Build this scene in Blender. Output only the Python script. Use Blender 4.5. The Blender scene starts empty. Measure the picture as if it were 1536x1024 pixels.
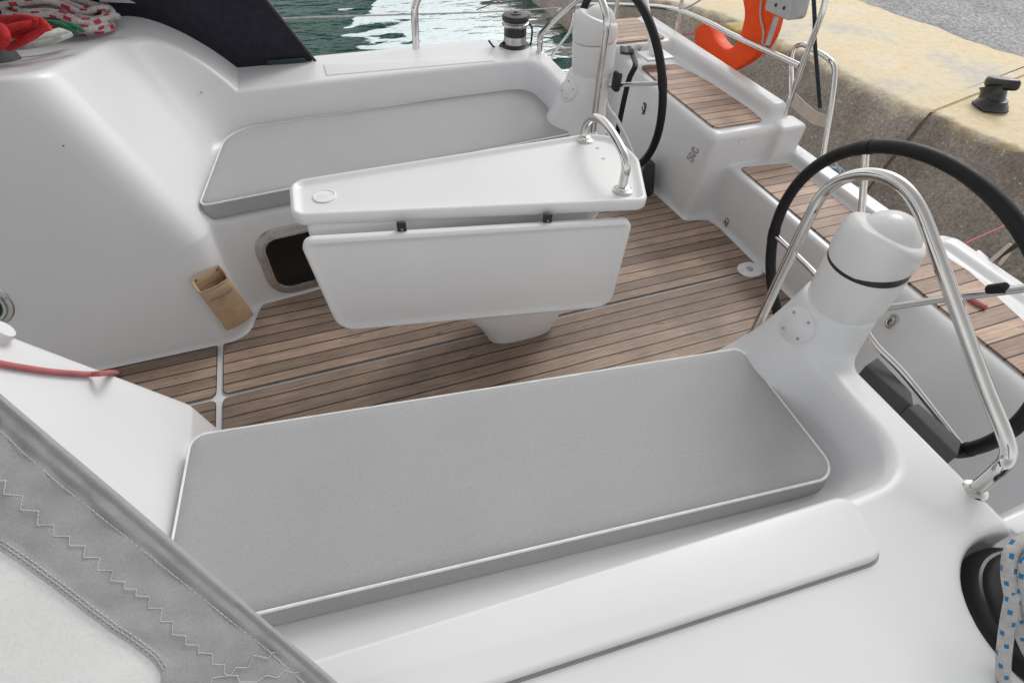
import bpy, bmesh, math, random
import numpy as np
from mathutils import Vector, Matrix, noise
random.seed(7)
R = math.radians
scene = bpy.context.scene
col = scene.collection

# ------------------------------------------------------------------ camera
CAMP = Vector((0.3976, -1.3606, 1.54)); YA = .3675; PIT = .8373; RO = .0399; FP = 791.1
fo = Vector((math.sin(YA)*math.cos(PIT), math.cos(YA)*math.cos(PIT), -math.sin(PIT)))
r0 = Vector((math.cos(YA), -math.sin(YA), 0)); u0 = r0.cross(fo)
ri = r0*math.cos(RO)+u0*math.sin(RO); up = u0*math.cos(RO)-r0*math.sin(RO)
cam_d = bpy.data.cameras.new('camera'); cam = bpy.data.objects.new('camera', cam_d); col.objects.link(cam)
M = Matrix((ri, up, -fo)).transposed().to_4x4(); M.translation = CAMP
cam.matrix_world = M
cam_d.sensor_width = 36; cam_d.lens = FP/1536*36; cam_d.clip_end = 3000; cam_d.clip_start = .02
scene.camera = cam

def ray(px, py): return fo+ri*((px-768)/FP)-up*((py-512)/FP)
def at(px, py, **k):            # survey: where a sight line meets a plane of constant x, y or z
    (a, v), = k.items(); i = 'xyz'.index(a); d = ray(px, py)
    return CAMP+d*((v-CAMP[i])/d[i])
def atp(px, py, p0, n):
    d = ray(px, py); return CAMP+d*((p0-CAMP).dot(n)/d.dot(n))

# ------------------------------------------------------------------ materials
def mat(name):
    m = bpy.data.materials.new(name); m.use_nodes = True
    nt = m.node_tree; return m, nt, nt.nodes['Principled BSDF']
def nd(nt, t, **k):
    n = nt.nodes.new(t)
    for a, v in k.items():
        if a in n.inputs: n.inputs[a].default_value = v
        else: setattr(n, a, v)
    return n
def ramp(nt, fac, stops, interp='LINEAR'):
    n = nt.nodes.new('ShaderNodeValToRGB'); n.color_ramp.interpolation = interp
    e = n.color_ramp.elements
    while len(e) < len(stops): e.new(.5)
    for i, (p, c) in enumerate(stops):
        e[i].position = p; e[i].color = (c, c, c, 1) if isinstance(c, (int, float)) else (*c, 1)
    nt.links.new(fac, n.inputs['Fac']); return n
def coords(nt, kind='Object', scale=(1, 1, 1), rot=(0, 0, 0), loc=(0, 0, 0)):
    tc = nt.nodes.new('ShaderNodeTexCoord'); mp = nt.nodes.new('ShaderNodeMapping')
    mp.inputs['Scale'].default_value = scale; mp.inputs['Rotation'].default_value = rot; mp.inputs['Location'].default_value = loc
    nt.links.new(tc.outputs[kind], mp.inputs['Vector']); return mp.outputs['Vector']
def noise_n(nt, v, scale, detail=4, rough=.55):
    n = nd(nt, 'ShaderNodeTexNoise', Scale=scale, Detail=detail, Roughness=rough); nt.links.new(v, n.inputs['Vector']); return n.outputs['Fac']
def bump(nt, b, h, strength, dist):
    n = nd(nt, 'ShaderNodeBump', Strength=strength, Distance=dist); nt.links.new(h, n.inputs['Height'])
    nt.links.new(n.outputs['Normal'], b.inputs['Normal']); return n
def mixc(nt, fac, a, b, mode='MIX'):
    n = nt.nodes.new('ShaderNodeMix'); n.data_type = 'RGBA'; n.blend_type = mode
    if isinstance(fac, (int, float)): n.inputs[0].default_value = fac
    else: nt.links.new(fac, n.inputs[0])
    for i, c in ((6, a), (7, b)):
        if isinstance(c, tuple): n.inputs[i].default_value = (*c, 1)
        else: nt.links.new(c, n.inputs[i])
    return n.outputs[2]

def gelcoat(name, c=(.70, .70, .70), rough=.30, grime=.5):
    m, nt, b = mat(name); v = coords(nt)
    n1 = noise_n(nt, v, 1.7, 5); n2 = noise_n(nt, v, 60, 6, .7)
    r1 = ramp(nt, n1, [(.3, tuple(x*.96 for x in c)), (.7, tuple(min(1, x*1.03) for x in c))])
    r2 = ramp(nt, n2, [(.25, tuple(x*(1-.05*grime) for x in (1, 1, 1))), (.55, (1, 1, 1))])
    out = r1.outputs[0]
    # sparse specks and small stains
    vo = nd(nt, 'ShaderNodeTexVoronoi', Scale=5.0); nt.links.new(v, vo.inputs['Vector'])
    sp = ramp(nt, vo.outputs['Distance'], [(.0, .72), (.016, 1.0)])
    out = mixc(nt, grime*.6, out, sp.outputs[0], 'MULTIPLY')
    nt.links.new(out, b.inputs['Base Color'])
    rr = ramp(nt, n1, [(.3, rough+.06), (.6, rough)]); nt.links.new(rr.outputs[0], b.inputs['Roughness'])
    b.inputs['Coat Weight'].default_value = .12; b.inputs['Coat Roughness'].default_value = .15
    bump(nt, b, noise_n(nt, v, 5, 2), .05, .004)
    return m
def plain(name, c, rough=.5, metal=0., bscale=0, bstr=.2, bdist=.001, var=.1, coat=0):
    m, nt, b = mat(name); v = coords(nt)
    n = noise_n(nt, v, 30, 5)
    r = ramp(nt, n, [(.3, tuple(x*(1-var) for x in c)), (.7, tuple(min(1, x*(1+var)) for x in c))])
    nt.links.new(r.outputs[0], b.inputs['Base Color'])
    b.inputs['Metallic'].default_value = metal
    rr = ramp(nt, n, [(.3, rough*.85), (.7, min(1, rough*1.15))]); nt.links.new(rr.outputs[0], b.inputs['Roughness'])
    b.inputs['Coat Weight'].default_value = coat
    if bscale: bump(nt, b, noise_n(nt, v, bscale, 4), bstr, bdist)
    return m

GEL = gelcoat('white gelcoat', (.735, .74, .748))
GELT = gelcoat('white table gelcoat', (.75, .75, .75), .3, .3)
GELL = gelcoat('white locker gelcoat', (.74, .74, .742), .36, .35)
STEEL = plain('polished stainless', (.66, .65, .63), .07, 1.0, var=.05)
STEELB = plain('brushed steel', (.55, .55, .54), .30, 1.0, var=.1)
BLACK = plain('black leather', (.008, .008, .009), .5, bscale=260, bstr=.25)
BLACK.node_tree.nodes['Principled BSDF'].inputs['Specular IOR Level'].default_value = .3
BLKP = plain('black plastic', (.018, .018, .019), .38, var=.2)
DKGREY = plain('dark grey plastic', (.07, .07, .072), .5, bscale=180)
VOID = plain('dark tinted glass', (.004, .005, .006), .12)
TEAL = plain('green tinted acrylic', (.01, .035, .035), .1)
TAN = plain('tan leather', (.46, .32, .20), .62, bscale=140, bstr=.25, var=.12)
DKTAN = plain('worn tan leather lining', (.20, .13, .08), .8, var=.2)
ORANGE = plain('orange foam cover', (.86, .085, .012), .5, bscale=40, bstr=.2, var=.08)
ORANGE.node_tree.nodes['Principled BSDF'].inputs['Specular IOR Level'].default_value = .2
NAVY = plain('navy canvas', (.006, .006, .016), .75, bscale=15, bstr=.8, bdist=.01)
BEIGE = plain('beige webbing', (.52, .44, .38), .8, bscale=300)
RUST = plain('weathered bollard paint', (.012, .012, .013), .35, bscale=40, bstr=.5, bdist=.004, var=.4, coat=.3)
BLUE = plain('blue fender vinyl', (.035, .085, .24), .4)
LGREY = plain('light grey plastic', (.45, .46, .46), .35)
WHITEP = plain('white piping', (.82, .82, .81), .5)
SCREW = plain('screw steel', (.42, .42, .42), .3, 1.0)
MARK = plain('grey moulded mark', (.16, .16, .16), .5)
CAULK = plain('black caulk', (.012, .011, .010), .7)
REDC = plain('red control line', (.42, .13, .13), .8, bscale=400, bstr=.5, var=.2)

def fabric(name, c, weave=900, bs=.35, big=.05):
    m, nt, b = mat(name); v = coords(nt)
    n1 = noise_n(nt, v, 5, 4); n2 = noise_n(nt, v, weave, 3, .7); n3 = noise_n(nt, v, 160, 3, .6)
    r1 = ramp(nt, n1, [(.3, tuple(x*(1-big) for x in c)), (.7, tuple(x*(1+big) for x in c))])
    r2 = ramp(nt, n2, [(.3, .86), (.7, 1.10)])
    r3 = ramp(nt, n3, [(.3, .97), (.7, 1.03)])
    o = mixc(nt, 1, r1.outputs[0], r2.outputs[0], 'MULTIPLY'); o = mixc(nt, 1, o, r3.outputs[0], 'MULTIPLY')
    nt.links.new(o, b.inputs['Base Color']); b.inputs['Roughness'].default_value = .9
    b.inputs['Sheen Weight'].default_value = .15
    bump(nt, b, n2, bs, .001); return m
CUSH = fabric('grey cushion fabric', (.385, .385, .39), 420, .25, .03)
CANV = fabric('grey spray hood canvas', (.315, .315, .318), 500, .2, .05)

def rope_mat(name, base, fleck, du=3., dv=34., amt=.42, cw=.30):
    m, nt, b = mat(name)
    tc = nt.nodes.new('ShaderNodeTexCoord'); sep = nt.nodes.new('ShaderNodeSeparateXYZ'); nt.links.new(tc.outputs['UV'], sep.inputs[0])
    # u: turns, v: metres; rows of flecks wound in a helix
    def math_(op, a, c2=None):
        n = nt.nodes.new('ShaderNodeMath'); n.operation = op
        for i, x in enumerate((a, c2)):
            if x is None: continue
            if isinstance(x, (int, float)): n.inputs[i].default_value = x
            else: nt.links.new(x, n.inputs[i])
        return n.outputs[0]
    U = math_('MULTIPLY', sep.outputs[0], du); V = math_('MULTIPLY', sep.outputs[1], dv)
    row = math_('FLOOR', V)
    cell = math_('FRACT', math_('ADD', U, math_('MULTIPLY', row, .37)))
    fr = math_('FRACT', V)
    a = math_('LESS_THAN', cell, cw); c2 = math_('LESS_THAN', fr, amt)
    wnn = nt.nodes.new('ShaderNodeTexWhiteNoise'); wnn.noise_dimensions = '2D'; cb = nt.nodes.new('ShaderNodeCombineXYZ')
    nt.links.new(math_('FLOOR', math_('ADD', U, math_('MULTIPLY', row, .37))), cb.inputs[0]); nt.links.new(row, cb.inputs[1]); nt.links.new(cb.outputs[0], wnn.inputs['Vector'])
    f = math_('MULTIPLY', math_('MULTIPLY', a, c2), math_('LESS_THAN', wnn.outputs['Value'], .72))
    br = math_('SINE', math_('MULTIPLY', math_('ADD', math_('MULTIPLY', U, 4.), math_('MULTIPLY', V, 3.)), 6.283))
    br2 = math_('SINE', math_('MULTIPLY', math_('SUBTRACT', math_('MULTIPLY', U, 4.), math_('MULTIPLY', V, 3.)), 6.283))
    h = math_('MULTIPLY', br, br2)
    nz = noise_n(nt, coords(nt), 60, 4)
    base_r = ramp(nt, nz, [(.3, tuple(x*.72 for x in base)), (.7, base)])
    o = mixc(nt, f, base_r.outputs[0], fleck)
    hh = ramp(nt, h, [(.0, .86), (1., 1.06)])
    o = mixc(nt, 1, o, hh.outputs[0], 'MULTIPLY')
    nt.links.new(o, b.inputs['Base Color']); b.inputs['Roughness'].default_value = .85
    bump(nt, b, h, .5, .002); return m
ROPE_B = rope_mat('white rope with blue flecks', (.66, .65, .63), (.03, .22, .46), 3, 52, .42)
ROPE_R = rope_mat('white rope with red flecks', (.66, .62, .60), (.50, .035, .07), 2, 19, .50, .44)
ROPE_W = rope_mat('white grey rope', (.62, .62, .60), (.5, .5, .5), 3, 30)
ROPE_RED = rope_mat('red rope', (.62, .02, .025), (.40, .01, .02), 3, 60)
ROPE_G = rope_mat('green rope', (.01, .14, .06), (.01, .22, .09), 3, 60)
ROPE_D = rope_mat('dark blue rope', (.03, .04, .06), (.05, .07, .1), 3, 60)

def teak(name, c1, c2, pitch, rot=0., caulk=.12, joints=True):
    m, nt, b = mat(name)
    v = coords(nt, 'Object', rot=(0, 0, rot))
    sep = nt.nodes.new('ShaderNodeSeparateXYZ'); nt.links.new(v, sep.inputs[0])
    def mth(op, a, c=None):
        n = nt.nodes.new('ShaderNodeMath'); n.operation = op
        for i, x in enumerate((a, c)):
            if x is None: continue
            if isinstance(x, (int, float)): n.inputs[i].default_value = x
            else: nt.links.new(x, n.inputs[i])
        return n.outputs[0]
    w = noise_n(nt, coords(nt, 'Object', scale=(1, 1, 1)), 3, 2)
    y = mth('DIVIDE', mth('ADD', sep.outputs[1], mth('MULTIPLY', w, .004)), pitch)
    fr = mth('FRACT', y); idn = mth('FLOOR', y)
    line = mth('LESS_THAN', fr, caulk)
    wn = nt.nodes.new('ShaderNodeTexWhiteNoise'); wn.noise_dimensions = '1D'; nt.links.new(idn, wn.inputs['W'])
    cmb = nt.nodes.new('ShaderNodeCombineXYZ')
    nt.links.new(mth('MULTIPLY', sep.outputs[0], 5.), cmb.inputs[0]); nt.links.new(mth('MULTIPLY', sep.outputs[1], 110.), cmb.inputs[1])
    nt.links.new(mth('MULTIPLY', wn.outputs['Value'], 40.), cmb.inputs[2])
    g = noise_n(nt, cmb.outputs[0], 1.6, 7, .68)
    big = noise_n(nt, v, 4.5, 4)
    blot = noise_n(nt, coords(nt, 'Object', scale=(1, 2, 1), loc=(3, 1, 0)), 13, 4)
    r = ramp(nt, g, [(.25, tuple(x*.62 for x in c1)), (.5, c1), (.78, c2)])
    pl = ramp(nt, wn.outputs['Value'], [(0, .70), (.5, .98), (1, 1.24)])
    o = mixc(nt, 1, r.outputs[0], pl.outputs[0], 'MULTIPLY')
    bb = ramp(nt, big, [(.3, .72), (.7, 1.15)]); o = mixc(nt, 1, o, bb.outputs[0], 'MULTIPLY')
    bl = ramp(nt, blot, [(.27, .45), (.36, 1.)]); o = mixc(nt, .8, o, bl.outputs[0], 'MULTIPLY')
    o = mixc(nt, line, o, (.012, .011, .010))
    nt.links.new(o, b.inputs['Base Color'])
    b.inputs['Roughness'].default_value = .58
    hgt = mth('SUBTRACT', mth('MULTIPLY', g, .25), line)
    bump(nt, b, hgt, .5, .0015)
    return m
TEAKF = teak('weathered teak sole', (.335, .238, .178), (.52, .405, .322), .051, R(0), .10)
TEAKS = teak('pale teak seat', (.45, .305, .225), (.66, .505, .40), .055, R(0), .085)

# ------------------------------------------------------------------ mesh helpers
def tag(o, label=None, cat=None, group=None, kind=None):
    for k, v in (('label', label), ('category', cat), ('group', group), ('kind', kind)):
        if v: o[k] = v
    return o
def empty(name, loc, label, cat, group=None):
    o = bpy.data.objects.new(name, None); col.objects.link(o); o.location = loc; o.empty_display_size = .05
    return tag(o, label, cat, group)
class MB:
    def __init__(s): s.v = []; s.f = []; s.uv = {}
    def add(s, vs, fs, uvs=None):
        o = len(s.v); s.v += [tuple(p) for p in vs]
        for i, f in enumerate(fs):
            if uvs: s.uv[len(s.f)] = uvs[i]
            s.f.append([o+k for k in f])
        return s
    def build(s, name, m, parent=None, angle=40, flip=False):
        me = bpy.data.meshes.new(name); me.from_pydata(s.v, [], s.f)
        if s.uv:
            ul = me.uv_layers.new(name='UVMap')
            for p in me.polygons:
                q = s.uv.get(p.index)
                if q:
                    for k, li in enumerate(p.loop_indices): ul.data[li].uv = q[k]
        bm = bmesh.new(); bm.from_mesh(me); bmesh.ops.recalc_face_normals(bm, faces=bm.faces); bm.to_mesh(me); bm.free()
        me.materials.append(m)
        me.polygons.foreach_set('use_smooth', [True]*len(me.polygons))
        if angle: me.set_sharp_from_angle(angle=R(angle))
        o = bpy.data.objects.new(name, me); col.objects.link(o)
        if parent:
            o.parent = parent
            mw = world_of(parent); o.matrix_parent_inverse = mw.inverted()
        return o
def world_of(o):
    m = Matrix.LocRotScale(o.location, o.rotation_euler, o.scale)
    if o.parent: m = world_of(o.parent) @ o.matrix_parent_inverse @ m
    return m
def spline(pts, n=8, closed=False):
    pts = [Vector(p) for p in pts]; N = len(pts); out = []
    rng = range(N if closed else N-1)
    for i in rng:
        if closed: p0, p1, p2, p3 = pts[i-1], pts[i], pts[(i+1) % N], pts[(i+2) % N]
        else: p0, p1, p2, p3 = pts[max(i-1, 0)], pts[i], pts[i+1], pts[min(i+2, N-1)]
        for k in range(n):
            t = k/n
            out.append(.5*((2*p1)+(-p0+p2)*t+(2*p0-5*p1+4*p2-p3)*t*t+(-p0+3*p1-3*p2+p3)*t**3))
    if not closed: out.append(pts[-1])
    return out
def tube(mb, path, r, seg=14, closed=False, caps=True, flat=1.0, rf=None):
    path = [Vector(p) for p in path]; N = len(path)
    T = []
    for i in range(N):
        if closed: d = path[(i+1) % N]-path[i-1]
        else: d = path[min(i+1, N-1)]-path[max(i-1, 0)]
        T.append(d.normalized() if d.length > 1e-9 else Vector((0, 0, 1)))
    a = Vector((0, 0, 1)) if abs(T[0].z) < .9 else Vector((1, 0, 0))
    n = (a-T[0]*a.dot(T[0])).normalized(); ns = [n]
    for i in range(1, N):
        n = ns[-1]; n = (n-T[i]*n.dot(T[i])); n = n.normalized() if n.length > 1e-6 else ns[-1]; ns.append(n)
    if closed:       # spread the twist
        ne = ns[-1]-T[0]*ns[-1].dot(T[0]); ne.normalize()
        ang = math.atan2(ne.cross(ns[0]).dot(T[0]), ne.dot(ns[0]))
        ns = [Matrix.Rotation(ang*i/N, 3, T[i]) @ ns[i] for i in range(N)]
    vs = []; L = [0.]
    for i in range(1, N): L.append(L[-1]+(path[i]-path[i-1]).length)
    for i in range(N):
        b = T[i].cross(ns[i]); rr = r if rf is None else r*rf(i/(N-1))
        for k in range(seg):
            t = 2*math.pi*k/seg
            vs.append(path[i]+ns[i]*math.cos(t)*rr*flat+b*math.sin(t)*rr)
    fs = []; uv = []
    for i in range(N if closed else N-1):
        j = (i+1) % N; l1 = L[i]; l2 = L[j] if j else L[-1]+(path[0]-path[-1]).length
        for k in range(seg):
            k2 = (k+1) % seg
            fs.append((i*seg+k, i*seg+k2, j*seg+k2, j*seg+k)); uv.append(((k/seg, l1), ((k+1)/seg, l1), ((k+1)/seg, l2), (k/seg, l2)))
    if caps and not closed:
        fs.append(tuple(range(seg))[::-1]); uv.append([(0, 0)]*seg)
        fs.append(tuple((N-1)*seg+k for k in range(seg))); uv.append([(0, 0)]*seg)
    mb.add(vs, fs, uv); return mb
def frame(axis):
    z = Vector(axis).normalized(); a = Vector((1, 0, 0)) if abs(z.x) < .9 else Vector((0, 1, 0))
    x = (a-z*a.dot(z)).normalized(); return x, z.cross(x), z
def lathe(mb, prof, loc, axis=(0, 0, 1), seg=40, sx=1, sy=1):
    x, y, z = frame(axis); loc = Vector(loc); vs = []; fs = []
    for r, h in prof:
        for k in range(seg):
            t = 2*math.pi*k/seg; vs.append(loc+x*(r*math.cos(t)*sx)+y*(r*math.sin(t)*sy)+z*h)
    for i in range(len(prof)-1):
        for k in range(seg):
            k2 = (k+1) % seg; fs.append((i*seg+k, i*seg+k2, (i+1)*seg+k2, (i+1)*seg+k))
    fs.append(tuple(range(seg))[::-1]); fs.append(tuple((len(prof)-1)*seg+k for k in range(seg)))
    mb.add(vs, fs); return mb
class RPoly(list): pass
def roundpoly(pts, rad, n=7):
    """2D polygon with rounded corners; rad a number or one per corner"""
    N = len(pts); out = RPoly(); out.src = (pts, rad, n)
    if isinstance(rad, (int, float)): rad = [rad]*N
    for i in range(N):
        p = Vector(pts[i][:2]); a = (Vector(pts[i-1][:2])-p); b = (Vector(pts[(i+1) % N][:2])-p)
        la, lb = a.length, b.length; a.normalize(); b.normalize()
        th = a.angle(b); r = rad[i]; d = min(r/math.tan(th/2), la*.49, lb*.49); r = d*math.tan(th/2)
        if r < 1e-5:
            for k in range(n+1): out.append(p+(a*(n-k)+b*k)*(2e-5/n))
            continue
        c = p+(a+b).normalized()*(r/math.sin(th/2))
        s = p+a*d; e = p+b*d; a0 = math.atan2(*(s-c).yx); a1 = math.atan2(*(e-c).yx)
        da = (a1-a0+math.pi) % (2*math.pi)-math.pi
        for k in range(n+1): t = a0+da*k/n; out.append(c+Vector((math.cos(t), math.sin(t)))*r)
    return out
def area2(p): return sum(p[i-1][0]*p[i][1]-p[i][0]*p[i-1][1] for i in range(len(p)))/2
def inset(poly, d):
    if isinstance(poly, RPoly):
        pts, rad, n = poly.src; pts = [Vector(p[:2]) for p in pts]; s = 1 if area2(pts) > 0 else -1; N = len(pts); o = []
        rad = [rad]*N if isinstance(rad, (int, float)) else rad
        for i in range(N):
            t1 = (pts[i]-pts[i-1]).normalized(); t2 = (pts[(i+1) % N]-pts[i]).normalized(); n1 = Vector((-t1.y, t1.x)); n2 = Vector((-t2.y, t2.x))
            m_ = (n1+n2).normalized(); o.append(pts[i]+m_*(d*s/max(.2, m_.dot(n1))))
        conv = [((pts[i]-pts[i-1]).x*(pts[(i+1) % N]-pts[i]).y-(pts[i]-pts[i-1]).y*(pts[(i+1) % N]-pts[i]).x)*s > 0 for i in range(N)]
        return roundpoly(o, [max(.0008, r-d) if (r > 0 and c_) else (max(.0008, r+d) if r > 0 else 0) for r, c_ in zip(rad, conv)], n)
    s = 1 if area2(poly) > 0 else -1; N = len(poly); out = []
    for i in range(N):
        p = poly[i]; t1 = (p-poly[i-1]); t2 = (poly[(i+1) % N]-p)
        t1 = t1.normalized() if t1.length > 1e-9 else t2.normalized(); t2 = t2.normalized() if t2.length > 1e-9 else t1
        n = Vector((-t1.y-t2.y, t1.x+t2.x)); n = n.normalized() if n.length > 1e-6 else Vector((-t1.y, t1.x))
        c = max(.5, n.dot(Vector((-t1.y, t1.x)))); out.append(p+n*(d*s/c))
    return out
def slab(mb, poly, prof, xf, domefn=None):
    """rings of the polygon: prof = [(inset, height)...] first is the underside edge; xf maps (u,v,h) to 3D"""
    N = len(poly); vs = []; fs = []
    for d, h in prof:
        q = inset(poly, d) if d else poly
        vs += [xf(p.x, p.y, h) for p in q]
    for i in range(len(prof)-1):
        for k in range(N):
            k2 = (k+1) % N; fs.append((i*N+k, i*N+k2, (i+1)*N+k2, (i+1)*N+k))
    fs.append(tuple(range(N))[::-1]); fs.append(tuple((len(prof)-1)*N+k for k in range(N)))
    mb.add(vs, fs); return mb
XYZ = lambda x, y, h: Vector((x, y, h))
def edge_prof(h0, h1, r, n=4, under=True):
    p = []
    if under: p += [(r*(1-math.sin(math.pi/2*k/n)), h0+r*(1-math.cos(math.pi/2*k/n))) for k in range(n+1)]
    else: p += [(0, h0)]
    p += [(r*(1-math.cos(math.pi/2*k/n)), h1-r*(1-math.sin(math.pi/2*k/n))) for k in range(n+1)]
    return p
def box(mb, c, s, bev=.004, rot=None, n=3):
    """bevelled box, centre c, size s"""
    bm = bmesh.new(); bmesh.ops.create_cube(bm, size=1)
    for v in bm.verts: v.co = Vector((v.co.x*s[0], v.co.y*s[1], v.co.z*s[2]))
    if bev: bmesh.ops.bevel(bm, geom=list(bm.edges), offset=min(bev, min(s)*.45), segments=n, affect='EDGES', profile=.5)
    m = rot or Matrix.Identity(3)
    bm.verts.ensure_lookup_table()
    mb.add([Vector(c)+m @ v.co for v in bm.verts], [[v.index for v in f.verts] for f in bm.faces]); bm.free(); return mb
def hexa(mb, bottom, top, bev=.005):
    bm = bmesh.new(); vs = [bm.verts.new(p) for p in list(bottom)+list(top)]; n = len(bottom)
    bm.faces.new(vs[:n][::-1]); bm.faces.new(vs[n:])
    for i in range(n): bm.faces.new((vs[i], vs[(i+1) % n], vs[n+(i+1) % n], vs[n+i]))
    bmesh.ops.recalc_face_normals(bm, faces=bm.faces)
    if bev: bmesh.ops.bevel(bm, geom=list(bm.edges), offset=bev, segments=3, affect='EDGES', profile=.5)
    bm.verts.index_update()
    mb.add([v.co.copy() for v in bm.verts], [[v.index for v in f.verts] for f in bm.faces]); bm.free(); return mb

# ------------------------------------------------------------------ the cockpit moulding (one distance field, meshed)
def smin(a, b, k):
    h = np.maximum(k-np.abs(a-b), 0)/k; return np.minimum(a, b)-h*h*k*.25
def smax(a, b, k): return -smin(-a, -b, k)
def sstep(t): t = np.clip(t, 0, 1); return t*t*(3-2*t)
def bx(X, Y, Z, x0, x1, y0, y1, z1, k=.03):
    d = smax(smax(x0-X, X-x1, k), smax(y0-Y, Y-y1, k), k)
    return smax(d, Z-z1, k)
def field(X, Y, Z):
    y = np.abs(Y); near = Y < 0
    floor = Z+.004-.07*sstep((X-1.50)/.06)*sstep((y-.80)/.25)*near+0*X+0*y
    # seats
    front = (.50+.095*(X+.08)+.15*(np.minimum(Z, .42)-.42)-y)
    seat = smax(smax(front, Z-.39, .04), X-1.50, .02)
    # coaming
    base = np.where(near, .545, .57); tt = np.clip((.085-X)/.36, 0, 1)
    zc = base+(.80-base)*(1-(1-tt)**2)+.19*np.clip(1.15-y, 0, 1)*sstep((.06-X)/.30)
    zc = np.where(near, zc, zc-.25*sstep((y-1.40)/.12))
    ci = (1.088+.32*(Z-.39)-y)*.93
    # forward mass beside the companionway
    fx = (X+np.where(near, .09, .075)+.42*np.maximum(Z-.39, 0)+.06*np.minimum(Z-.39, 0))*.92
    fs = np.where(near, (.262+.17*Z-y)*.98, (.262+.22*Z-y)*.97); kk = np.where(near, .05, .11)
    aw = smax((1.425+.25*(Z-.57)-X), .68-y, .06)
    wall = smin(smin(ci, smax(fx, fs, kk), .20), aw, .13)
    body = smax(smax(wall, Z-zc, .022), X-1.505, .018)
    body = np.where(near, body, smax(body, (X-1.50)*.7+(y-1.29)*.7, .04))
    body = smin(body, seat, .05)
    # pedestal plinth
    zz = np.maximum(Z, .30); dz = np.maximum(.66-zz, 0)
    r = .089+.10*dz+.55*dz*dz
    cone = np.sqrt((X-(1.515-.20*dz))**2+(y-(.739+.02*dz))**2)-r
    cone = smax(cone, Z-.655, .008)
    body = smin(body, cone, .04)
    body = np.where(y > 1.95, np.maximum(body, y-2.0), body)
    d = smin(floor, body, .03)
    # winch recess in the near coaming
    t = np.clip(((X-1.43)*.30-(Y+1.45)*.16)/(.30**2+.16**2), 0, 1)
    cap = np.sqrt((X-1.43-.30*t)**2+(Y+1.45+.16*t)**2)-.155
    rec = smax(cap, .47-Z, .03)
    d = np.where(near, smax(d, -rec, .022), d)
    # after end: helm seats, walk-through step, transom
    lean = 2.0+(.02+.42*sstep((y-.56)/.25)*near)*(Z-.45)
    hs = smax(smax(lean-X, X-2.40, .05), smax(.42-.06*(Z-.45)-y, y-1.72, .06), .03); hs = smax(hs, Z-.45, .035)
    bk = bx(X, y, Z, 2.315, np.where(near, 2.375, 2.40), .47, 1.72, np.where(near, .466, .525), .025)
    bk = smax(bk, (2.315-.45*(Z-.525)*-1.0-.03)-X, .02)
    lk = bx(X, y, Z, 1.90, 2.36, 1.33, 1.74, .515, .04)
    cb = bx(X, y, Z, 2.33, 2.47, .385, .50, np.where(near, .335, .455), .018)
    st = bx(X, y, Z, 2.14, 2.48, -1, .55, .28, .02)
    tb = bx(X, y, Z, 2.445, 2.53, -1, .62, .325, .015)
    a = smin(smin(hs, bk, .03), lk, .02); a = smin(a, cb, .015)
    a = smin(a, smin(st, tb, .012), .014)
    d = smin(d, a, .04)
    d = smax(d, X-2.54, .02); d = smax(d, y-1.98, .02)
    return d
def f1(p): return float(field(np.array(p[0]), np.array(p[1]), np.array(p[2])))
def nrm(p):
    e = .003; g = Vector([f1([p[j]+(e if i == j else 0) for j in range(3)])-f1([p[j]-(e if i == j else 0) for j in range(3)]) for i in range(3)])
    return g.normalized()
def hit(px, py, off=0.):
    d = ray(px, py).normalized(); t = .12; p = CAMP.copy()
    for _ in range(240):
        p = CAMP+d*t; s = f1(p)
        if s < .0008: break
        t += s*.7
        if t > 8: break
    return p+nrm(p)*off if off else p

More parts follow.
